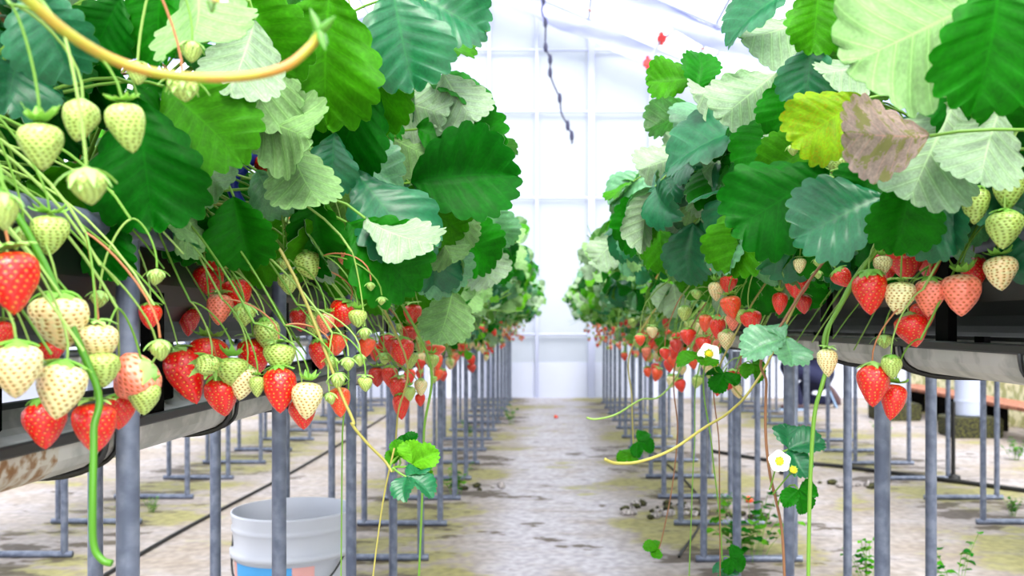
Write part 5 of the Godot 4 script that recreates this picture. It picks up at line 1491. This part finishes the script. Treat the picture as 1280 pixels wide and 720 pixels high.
# leaflets that stand out in front: [middle, tip direction, facing, length, upper, under, label]
func build_hero_leaves() -> void:
	var k := 0
	for d in HERO_LEAVES:
		var mid := Vector3(d[0], d[1], d[2])
		var tip := Vector3(d[3], d[4], d[5]).normalized()
		var nrm := Vector3(d[6], d[7], d[8]).normalized()
		var length: float = d[9]
		var plant := nearest_plant(mid)
		var foot: Vector3 = mid - tip * length * 0.5 - plant.position
		var leaf := MeshInstance3D.new()
		leaf.name = "leaf"
		var away := foot
		leaf.mesh = tube(bezier(Vector3.ZERO, Vector3(away.x * 0.2, absf(away.y) * 0.6 + 0.03, away.z * 0.3), foot - tip * 0.06 - nrm * 0.03, foot, 9), [0.0032, 0.0026, 0.0024, 0.0022, 0.002, 0.002, 0.0018], 6)
		leaf.set_surface_override_material(0, M.stem_green)
		plant.add_child(leaf, true)
		put_leaflet(leaf, foot, tip, nrm, length, M[d[10]], M[d[11]], d[12], true)
		if d[11] == "under_pink":
			leaf.set_meta("label", "ageing leaf with a pinkish underside")
		elif d[10] == "leaf_yellow":
			leaf.set_meta("label", "yellow-green leaf with orange specks")
		k += 1

# ------------------------------------------------------------------ fruit
var BODIES := []
var BODIES_FAR := []
var CALYXES := []
var BUD_CALYX: ArrayMesh
var CALYX_FAR: ArrayMesh

func add_body(b: Buf, rows: int, sides: int, shape: int, xf := Transform3D.IDENTITY) -> void:
	var r := RandomNumberGenerator.new()
	r.seed = 900 + shape
	var n := FastNoiseLite.new()
	n.seed = shape; n.frequency = 0.9
	var lean := r.randf_range(-0.12, 0.12)
	var flat := r.randf_range(0.9, 1.0)
	var first := b.v.size()
	for i in rows:
		var v := float(i) / (rows - 1)
		v = 0.5 - 0.5 * cos(PI * v)
		var rad := berry_radius(v) * 0.5
		for k in sides + 1:
			var a := TAU * k / sides
			var q := Vector3(cos(a), -v * 2.0, sin(a))
			var wob := 1.0 + 0.10 * n.get_noise_3dv(q * 1.1)
			var y := -v * 1.12 + (0.05 * (1.0 - rad * 2.0) * (0.0 if v > 0.2 else 1.0)) * -1.0
			b.point(xf * Vector3(cos(a) * rad * wob + lean * v * v, y, sin(a) * rad * wob * flat), Vector2(float(k) / sides, v))
	b.grid(rows, sides + 1, first, true)

# star of pointed sepals; lift > 0 turns them up, < 0 folds them down over the fruit
func add_calyx(b: Buf, count: int, length: float, lift: float, curl: float, seed_: int, segs := 4, xf := Transform3D.IDENTITY) -> void:
	var r := RandomNumberGenerator.new()
	r.seed = seed_
	for k in count:
		var a := TAU * (k + r.randf_range(-0.18, 0.18)) / count
		var out := Vector3(cos(a), 0, sin(a))
		var side := Vector3(-sin(a), 0, cos(a))
		var ln := length * r.randf_range(0.8, 1.15) * (1.0 if k % 2 == 0 else 0.85)
		var ang := lift + r.randf_range(-0.25, 0.25)
		var p := out * 0.05
		var rows := []
		for i in segs + 1:
			var t := float(i) / segs
			var w: float = 0.13 * sin(PI * minf(0.32 + 0.68 * t, 1.0)) * (1.0 - 0.15 * t) + 0.004
			rows.append([p, w, ang])
			p += (out * cos(ang) + Vector3.UP * sin(ang)) * ln / segs
			ang += curl / segs
		for face in 2:
			var first := b.v.size()
			for q in rows:
				var nrm: Vector3 = (Vector3.UP * cos(q[2]) - out * sin(q[2])) * (0.008 if face == 0 else -0.008)
				b.point(xf * (q[0] + nrm - side * q[1])); b.point(xf * (q[0] + nrm * 2.0 + Vector3.UP * 0.015)); b.point(xf * (q[0] + nrm + side * q[1]))
			b.grid(segs + 1, 3, first, face == 0)
	var cap := []
	for i in 5:
		var t := i / 4.0
		cap.append(Vector2(0.12 * cos(t * PI / 2), 0.05 * sin(t * PI / 2)))
	if xf == Transform3D.IDENTITY:
		add_lathe(b, cap, 8)

func make_fruit_meshes() -> void:
	for k in 6:
		var b := Buf.new()
		add_body(b, 20, 26, k)
		BODIES.append(b.mesh())
		var f := Buf.new()
		add_body(f, 9, 10, k)
		BODIES_FAR.append(f.mesh())
	for k in 6:
		var b := Buf.new()
		add_calyx(b, 9 + k % 3, 0.5, [0.25, -0.2, 0.5, -0.35, 0.1, -0.1][k], [-0.9, -0.5, 0.5, -0.6, 0.7, -1.2][k], 40 + k)
		CALYXES.append(b.mesh())
	var bud := Buf.new()
	add_calyx(bud, 8, 0.8, -0.35, -1.0, 77)
	add_calyx(bud, 6, 0.7, -0.75, -0.5, 78)
	BUD_CALYX = bud.mesh()
	var far := Buf.new()
	add_calyx(far, 7, 0.5, 0.0, -0.7, 79, 2)
	CALYX_FAR = far.mesh()

# kind: red deep orange pink white green young; at = top of the fruit, hang = where its stalk comes from
func put_fruit(at: Vector3, width: float, tall: float, tilt: float, turn: float, lean: float, kind: String, hang: Vector3, label: String, group: String, fine: bool, which: int) -> Node3D:
	var o := base("strawberry", at)
	tag(o, label, "strawberry", group)
	var young := kind == "young"
	var rot := Basis(Vector3(0, 0, 1), tilt) * Basis(Vector3(1, 0, 0), lean) * Basis(Vector3.UP, turn)
	var body := part(o, "fruit", BODIES[which % 6] if fine else BODIES_FAR[which % 6], M["fruit_" + ("green" if young else kind)])
	body.transform = Transform3D(rot.scaled_local(Vector3(width, tall / 1.12, width) * (0.78 if young else 1.0)), Vector3.ZERO)
	var cal := part(o, "calyx", (BUD_CALYX if young else CALYXES[which % 6]) if fine else CALYX_FAR, M.calyx_pale if (young or which % 3 == 0) else M.calyx)
	var cs := width * (0.92 if young else rng.randf_range(0.82, 1.05))
	cal.transform = Transform3D(rot.scaled_local(Vector3.ONE * cs), rot * Vector3(0, 0.0, 0))
	var up := rot * Vector3.UP
	var h := hang - at
	var pts := bezier(up * 0.002, up * minf(0.035, h.length() * 0.5), h * 0.7 + Vector3(0, 0.02, 0), h, 9 if fine else 5)
	part(o, "stalk", tube(pts, [0.0011 if fine else 0.0016], 5 if fine else 4), M.stem_red if (which % 7 == 0) else (M.stem_pale if which % 2 else M.stem_green))
	return o

var COLOR_WORD := {"red": "ripe red", "deep": "deep red", "orange": "orange-red half ripe", "pink": "pink half ripe", "white": "white unripe", "green": "green unripe", "young": "tiny green"}

func build_fruit() -> void:
	var n := 0
	# fruit that can be told apart, bunch by bunch
	for bunch in BUNCHES:
		var hub := Vector3.ZERO
		for d in bunch.fruit:
			hub += Vector3(d[0], d[1], d[2])
		hub /= bunch.fruit.size()
		var plant := nearest_plant(hub)
		# the fruits hang from a few forks of one fruit stem
		var s := -1.0 if hub.x < 0.03 else 1.0
		var forks := []
		var uses := []
		for d in bunch.fruit:
			var p := Vector3(d[0], d[1], d[2])
			var fork: Vector3
			var found := false
			for k in forks.size():
				var f: Vector3 = forks[k]
				if uses[k] < 3 and f.distance_to(p + Vector3(s * 0.02, 0.06, 0)) < 0.06 and f.y > p.y + 0.02:
					fork = f
					uses[k] += 1
					found = true
					break
			if not found:
				fork = p + Vector3(s * rng.randf_range(0.01, 0.05), rng.randf_range(0.045, 0.11), rng.randf_range(-0.01, 0.05))
				forks.append(fork)
				uses.append(1)
			put_fruit(p, d[3], d[4], d[5], d[6], d[7], d[8], fork, d[9], bunch.group, true, n)
			n += 1
		for f in forks:
			var a: Vector3 = Vector3(rng.randf_range(-0.03, 0.03), 0.02, rng.randf_range(-0.03, 0.03))
			var e: Vector3 = f - plant.position
			var fm := tube(bezier(a, a + Vector3(-s * 0.1, 0.10, (e.z) * 0.2), e + Vector3(s * 0.05, 0.09, 0), e, 12), [0.0022, 0.0018, 0.0015], 6)
			part(plant, "fruit_stem", fm, M.stem_green if rng.randf() < 0.6 else M.stem_pale)
	# bunches further down the rows
	for row in ["left", "right"]:
		var s := -1.0 if row == "left" else 1.0
		var z := -2.35 if row == "left" else -2.15
		var bi := 0
		var mass := Buf.new()
		var mass_green := Buf.new()
		var mass_pink := Buf.new()
		while z > BACK + 0.6:
			var single := -z < 4.9
			var plant := nearest_plant(Vector3(s * 0.3, EYE, z))
			var hubs := (7 if -z < 3.3 else 5) if single else 4
			var many := {}
			var made := []
			for k in hubs:
				var y := EYE + rng.randf_range(-0.15, 0.03)
				var p := Vector3(s * (rng.randf_range(0.30, 0.44) if row == "left" else rng.randf_range(0.31, 0.48)), y, z + rng.randf_range(-0.11, 0.11))
				var roll := rng.randf()
				var kind := "red" if roll < 0.30 else ("deep" if roll < 0.37 else ("orange" if roll < 0.50 else ("pink" if roll < 0.62 else ("white" if roll < 0.78 else ("green" if roll < 0.90 else "young")))))
				var wd := rng.randf_range(0.026, 0.037) if kind != "young" else 0.02
				if single:
					made.append([p, wd, kind])
					many[kind] = many.get(kind, []) + [p.y]
				else:
					wd *= 0.75
					var xf := Transform3D(Basis(Vector3(0, 0, 1), rng.randf_range(-0.3, 0.3)).scaled(Vector3(wd, wd * 1.1, wd)), p)
					add_body([mass, mass_pink, mass_green][0 if roll < 0.4 else (1 if roll < 0.66 else 2)], 7, 8, k, xf)
					add_calyx(mass_green, 5, 0.7, 0.0, -0.7, k, 1, xf)
			for k in made.size():
				var p: Vector3 = made[k][0]
				var kind: String = made[k][2]
				var wd: float = made[k][1]
				var fork := p + Vector3(s * rng.randf_range(0.02, 0.05), rng.randf_range(0.05, 0.09), rng.randf_range(-0.02, 0.02))
				var place := ""
				if many[kind].size() > 1:
					var rank := 0
					for y in many[kind]:
						if y > p.y:
							rank += 1
					place = (["upper ", "lower "] if many[kind].size() == 2 else ["topmost ", "second highest ", "third highest ", "fourth highest ", "fifth highest ", "sixth highest ", "lowest "])[rank]
				put_fruit(p, wd, wd * rng.randf_range(1.1, 1.35), rng.randf_range(-0.3, 0.3), rng.randf() * TAU, rng.randf_range(-0.3, 0.3), kind, fork, "%s%s strawberry in the %s bunch behind the sharp ones, %s row" % [place, COLOR_WORD[kind], nth(bi), row], "strawberries of the %s bunch behind the sharp ones, %s row" % [nth(bi), row], false, k)
				var e: Vector3 = fork - plant.position
				part(plant, "fruit_stem", tube(bezier(Vector3(0, 0.02, 0), Vector3(-s * 0.1, 0.1, e.z * 0.3), e + Vector3(s * 0.05, 0.08, 0), e, 8), [0.0022, 0.0017], 5), M.stem_green if k % 2 else M.stem_pale)
			z -= 0.2
			bi += 1
		tag(part(self, "distant_strawberries", mass.mesh(), M.fruit_red), "far red strawberries hanging in a band along the %s row" % row, "strawberries", "", "stuff")
		tag(part(self, "distant_pink_strawberries", mass_pink.mesh(), M.fruit_pink), "far pink strawberries hanging in a band along the %s row" % row, "strawberries", "", "stuff")
		tag(part(self, "distant_green_strawberries", mass_green.mesh(), M.fruit_green), "far green strawberries and sepals along the %s row" % row, "strawberries", "", "stuff")

# a low leaf held out flat: three leaflets on a short stalk
func sprig(parent: Node3D, hub: Vector3, tip: Vector3, nrm: Vector3, length: float, top_m: Material, under_m: Material, stalk_from: Vector3) -> void:
	var leaf := MeshInstance3D.new()
	leaf.name = "leaf"
	leaf.mesh = tube(bezier(stalk_from, stalk_from + Vector3(0, 0.012, 0), hub - tip * 0.02, hub, 6), [0.0013], 5)
	leaf.set_surface_override_material(0, M.stem_green)
	parent.add_child(leaf, true)
	var f := frame(tip, nrm)
	for j in 3:
		var ang: float = [0.0, 1.3, -1.3][j]
		var dirn := (f.z * cos(ang) + f.x * sin(ang)).normalized()
		put_leaflet(leaf, hub, dirn, (nrm + f.x * sin(ang) * 0.2).normalized(), length * (1.0 if j == 0 else 0.88), top_m, under_m, j * 3 + 1, true)

func put_flower(at: Vector3, facing: Vector3, size: float, label: String, from: Vector3, petals := true) -> void:
	var o := base("strawberry_flower", at)
	tag(o, label, "flower", "strawberry flowers")
	var y := facing.normalized()
	var x := y.cross(Vector3(0.2, 0.1, 1)).normalized()
	var bs := Basis(x, y, x.cross(y))
	if petals:
		for k in 5:
			var b := Buf.new()
			for face in 2:
				var first := b.v.size()
				for i in 5:
					var t := i / 4.0
					for j in 3:
						var w := (j - 1.0) * 0.42 * sin(PI * (0.15 + 0.8 * t))
						b.point(Vector3(w, 0.02 + 0.12 * t * t + 0.1 * w * w - 0.012 * face, 0.12 + 0.6 * t) * size)
				b.grid(5, 3, first, face == 0)
			var p := part(o, "petal", b.mesh(), M.petal)
			p.basis = bs * Basis(Vector3.UP, TAU * k / 5.0)
	var c := Buf.new()
	add_lathe(c, [Vector2(0.2, -0.02), Vector2(0.22, 0.06), Vector2(0.15, 0.15), Vector2(0.0, 0.2)], 10)
	for k in 14:
		var a := TAU * k / 14.0
		add_tube(c, PackedVector3Array([Vector3(cos(a) * 0.18, 0.05, sin(a) * 0.18), Vector3(cos(a) * 0.28, 0.14, sin(a) * 0.28)]), [0.02, 0.035], 4)
	var cp := part(o, "center", c.mesh(), M.pollen)
	cp.basis = bs.scaled_local(Vector3.ONE * size)
	var cal := part(o, "calyx", CALYXES[2], M.calyx)
	cal.transform = Transform3D(bs.scaled_local(Vector3.ONE * size * 0.75), -y * size * 0.05)
	part(o, "stalk", tube(bezier(-y * size * 0.05, -y * 0.02, (from - at) * 0.6, from - at, 8), [0.0011], 5), M.stem_green)

func build_runners() -> void:
	for d in RUNNERS:
		var pts := []
		for p in d.at:
			pts.append(Vector3(p[0], p[1], p[2]))
		if d.rooted:                                        # it springs from the crown of the plant behind it
			var crown := nearest_plant(pts[0]).position
			pts.push_front(Vector3(lerpf(crown.x, pts[0].x, 0.65), crown.y + 0.01, lerpf(crown.z, pts[0].z, 0.6)))
			pts.push_front(crown)
		var o := base("strawberry_runner", pts[0])
		tag(o, d.label, "runner", "strawberry runners")
		var rad := []
		var line := through(pts, 8)
		for i in line.size():
			rad.append(lerpf(d.r0, d.r1, float(i) / (line.size() - 1)))
		part(o, "stem", tube(local(line, pts[0]), rad, 8), M[d.m])
		for q in d.leaves:
			var hub: Vector3 = Vector3(q[0], q[1], q[2]) - pts[0]
			var best: Vector3 = pts[0]
			for p in line:
				if p.distance_to(hub + pts[0] - Vector3(0, 0.02, 0)) < best.distance_to(hub + pts[0] - Vector3(0, 0.02, 0)):
					best = p
			sprig(o, hub, Vector3(q[3], q[4], q[5]).normalized(), Vector3(q[6], q[7], q[8]).normalized(), q[9], M[q[10]], M[q[11]], best - pts[0])
		if d.label.begins_with("thick orange"):
			var e: Vector3 = pts[-1] - pts[0]
			for w in [Vector3(0.010, 0.008, 0.004), Vector3(0.004, -0.012, 0.004), Vector3(-0.006, 0.014, 0.0)]:
				part(o, "bract", tube(PackedVector3Array([e - w * 0.6, e, e + w * 0.6, e + w * 1.1]), [0.002, 0.0036, 0.0026, 0.0004], 6), M.stem_fresh)
	for d in FLOWERS:
		put_flower(Vector3(d[0], d[1], d[2]), Vector3(d[3], d[4], d[5]), d[6], d[7], Vector3(d[8], d[9], d[10]), d[11])
	# more bare fruit stems hanging in a tangle from the front plants
	for k in 30:
		var left := k < 20
		var z := -rng.randf_range(0.74, 1.5) if left else -rng.randf_range(1.35, 1.9)
		var s := -1.0 if left else 1.0
		var off := rng.randf_range(0.36, 0.45) if left else rng.randf_range(0.42, 0.5)
		var e := Vector3(s * off, EYE + rng.randf_range(-0.05, 0.08), z)
		var plant := nearest_plant(e + Vector3(0, 0, rng.randf_range(0.0, 0.2)))
		var l := e - plant.position
		part(plant, "fruit_stem", tube(bezier(Vector3(0, 0.01, 0), Vector3(-s * 0.08, 0.08, l.z * 0.3), l + Vector3(s * 0.06, 0.10, -l.z * 0.2), l, 10), [0.0020, 0.0016, 0.0012], 6), M.stem_green if k % 3 else M.stem_pale)

func build_small_things() -> void:
	# weeds growing from the floor
	for d in WEEDS:
		var o := base("weed", Vector3(d[0], 0, d[1]))
		tag(o, d[4], "weed", "weeds on the floor")
		for k in d[3]:
			var a := rng.randf() * TAU
			var rr: float = rng.randf_range(0.02, 1.0) * d[2] * 0.8
			var h: float = d[2] * rng.randf_range(0.5, 1.1)
			var e := Vector3(cos(a) * rr, h, sin(a) * rr)
			part(o, "stem", tube(bezier(Vector3(e.x * 0.3, 0, e.z * 0.3), Vector3(e.x * 0.4, h * 0.5, e.z * 0.4), e * 0.8, e, 4), [0.0012], 4), M.stem_green)
			for j in 4:
				var b := rng.randf() * TAU
				put_leaflet(o, e * (0.4 + 0.2 * j), Vector3(cos(b), 0.3, sin(b)), Vector3(cos(b) * -0.3, 1, sin(b) * -0.3), d[2] * rng.randf_range(0.13, 0.22), M[["leaf_mid", "leaf_bright", "leaf_deep", "leaf_young"][rng.randi() % 4]], M.under_green, rng.randi() % 10, false)
	# rubble in the hollow under the right row
	var shapes := []
	for k in 4:
		var b := Buf.new()
		var n := FastNoiseLite.new()
		n.seed = 300 + k; n.frequency = 1.1
		for i in 7:
			var v := PI * i / 6.0
			for j in 10:
				var a := TAU * j / 9.0
				var q := Vector3(sin(v) * cos(a), cos(v), sin(v) * sin(a))
				b.point(q * (1.0 + 0.55 * n.get_noise_3d(q.x, q.y, q.z)) * Vector3(1, 0.6, 0.8))
		b.grid(7, 10, 0)
		shapes.append(b.mesh())
	for d in RUBBLE:
		for k in d[4]:
			var a := rng.randf() * TAU
			var rr := sqrt(rng.randf())
			var sz := rng.randf_range(0.008, 0.028)
			var st := part(self, "stone", shapes[k % 4], M.stone if k % 3 else M.mossy_block, Vector3(d[0] + cos(a) * rr * d[2], sz * 0.4, d[1] + sin(a) * rr * d[3]))
			st.scale = Vector3.ONE * sz
			st.rotation.y = rng.randf() * TAU
			tag(st, d[5], "stone", d[6])
	# fallen fruit on the floor
	for d in [[Vector3(0.92, 0.014, -4.33), "fallen orange strawberry lying on the floor under the right row", "orange"], [Vector3(0.02, 0.013, -8.2), "small fallen red strawberry far down the aisle", "red"]]:
		var o := base("strawberry", d[0])
		tag(o, d[1], "strawberry", "fallen strawberries")
		var f := part(o, "fruit", BODIES_FAR[1], M["fruit_" + d[2]])
		f.transform = Transform3D(Basis(Vector3(0, 0, 1), 1.4).scaled_local(Vector3(0.034, 0.036, 0.034)), Vector3(-0.018, 0.003, 0))
		var c := part(o, "calyx", CALYX_FAR, M.calyx)
		c.transform = Transform3D(Basis(Vector3(0, 0, 1), 1.4).scaled_local(Vector3.ONE * 0.03), Vector3(-0.018, 0.003, 0))
	# blue tie hanging among the leaves of the left row
	var tie := Buf.new()
	add_tube(tie, through([Vector3(0, 0.05, 0), Vector3(0.012, 0.02, 0.008), Vector3(-0.006, -0.01, 0.01), Vector3(0.008, -0.045, 0)], 5), [0.010, 0.017, 0.019, 0.014, 0.018, 0.012, 0.008], 8)
	tag(part(self, "plastic_bag", tie.mesh(), M.blue_tape, Vector3(-0.41, EYE + 0.19, -1.2)), "crumpled dark blue plastic bag among the leaves of the left row", "bag")
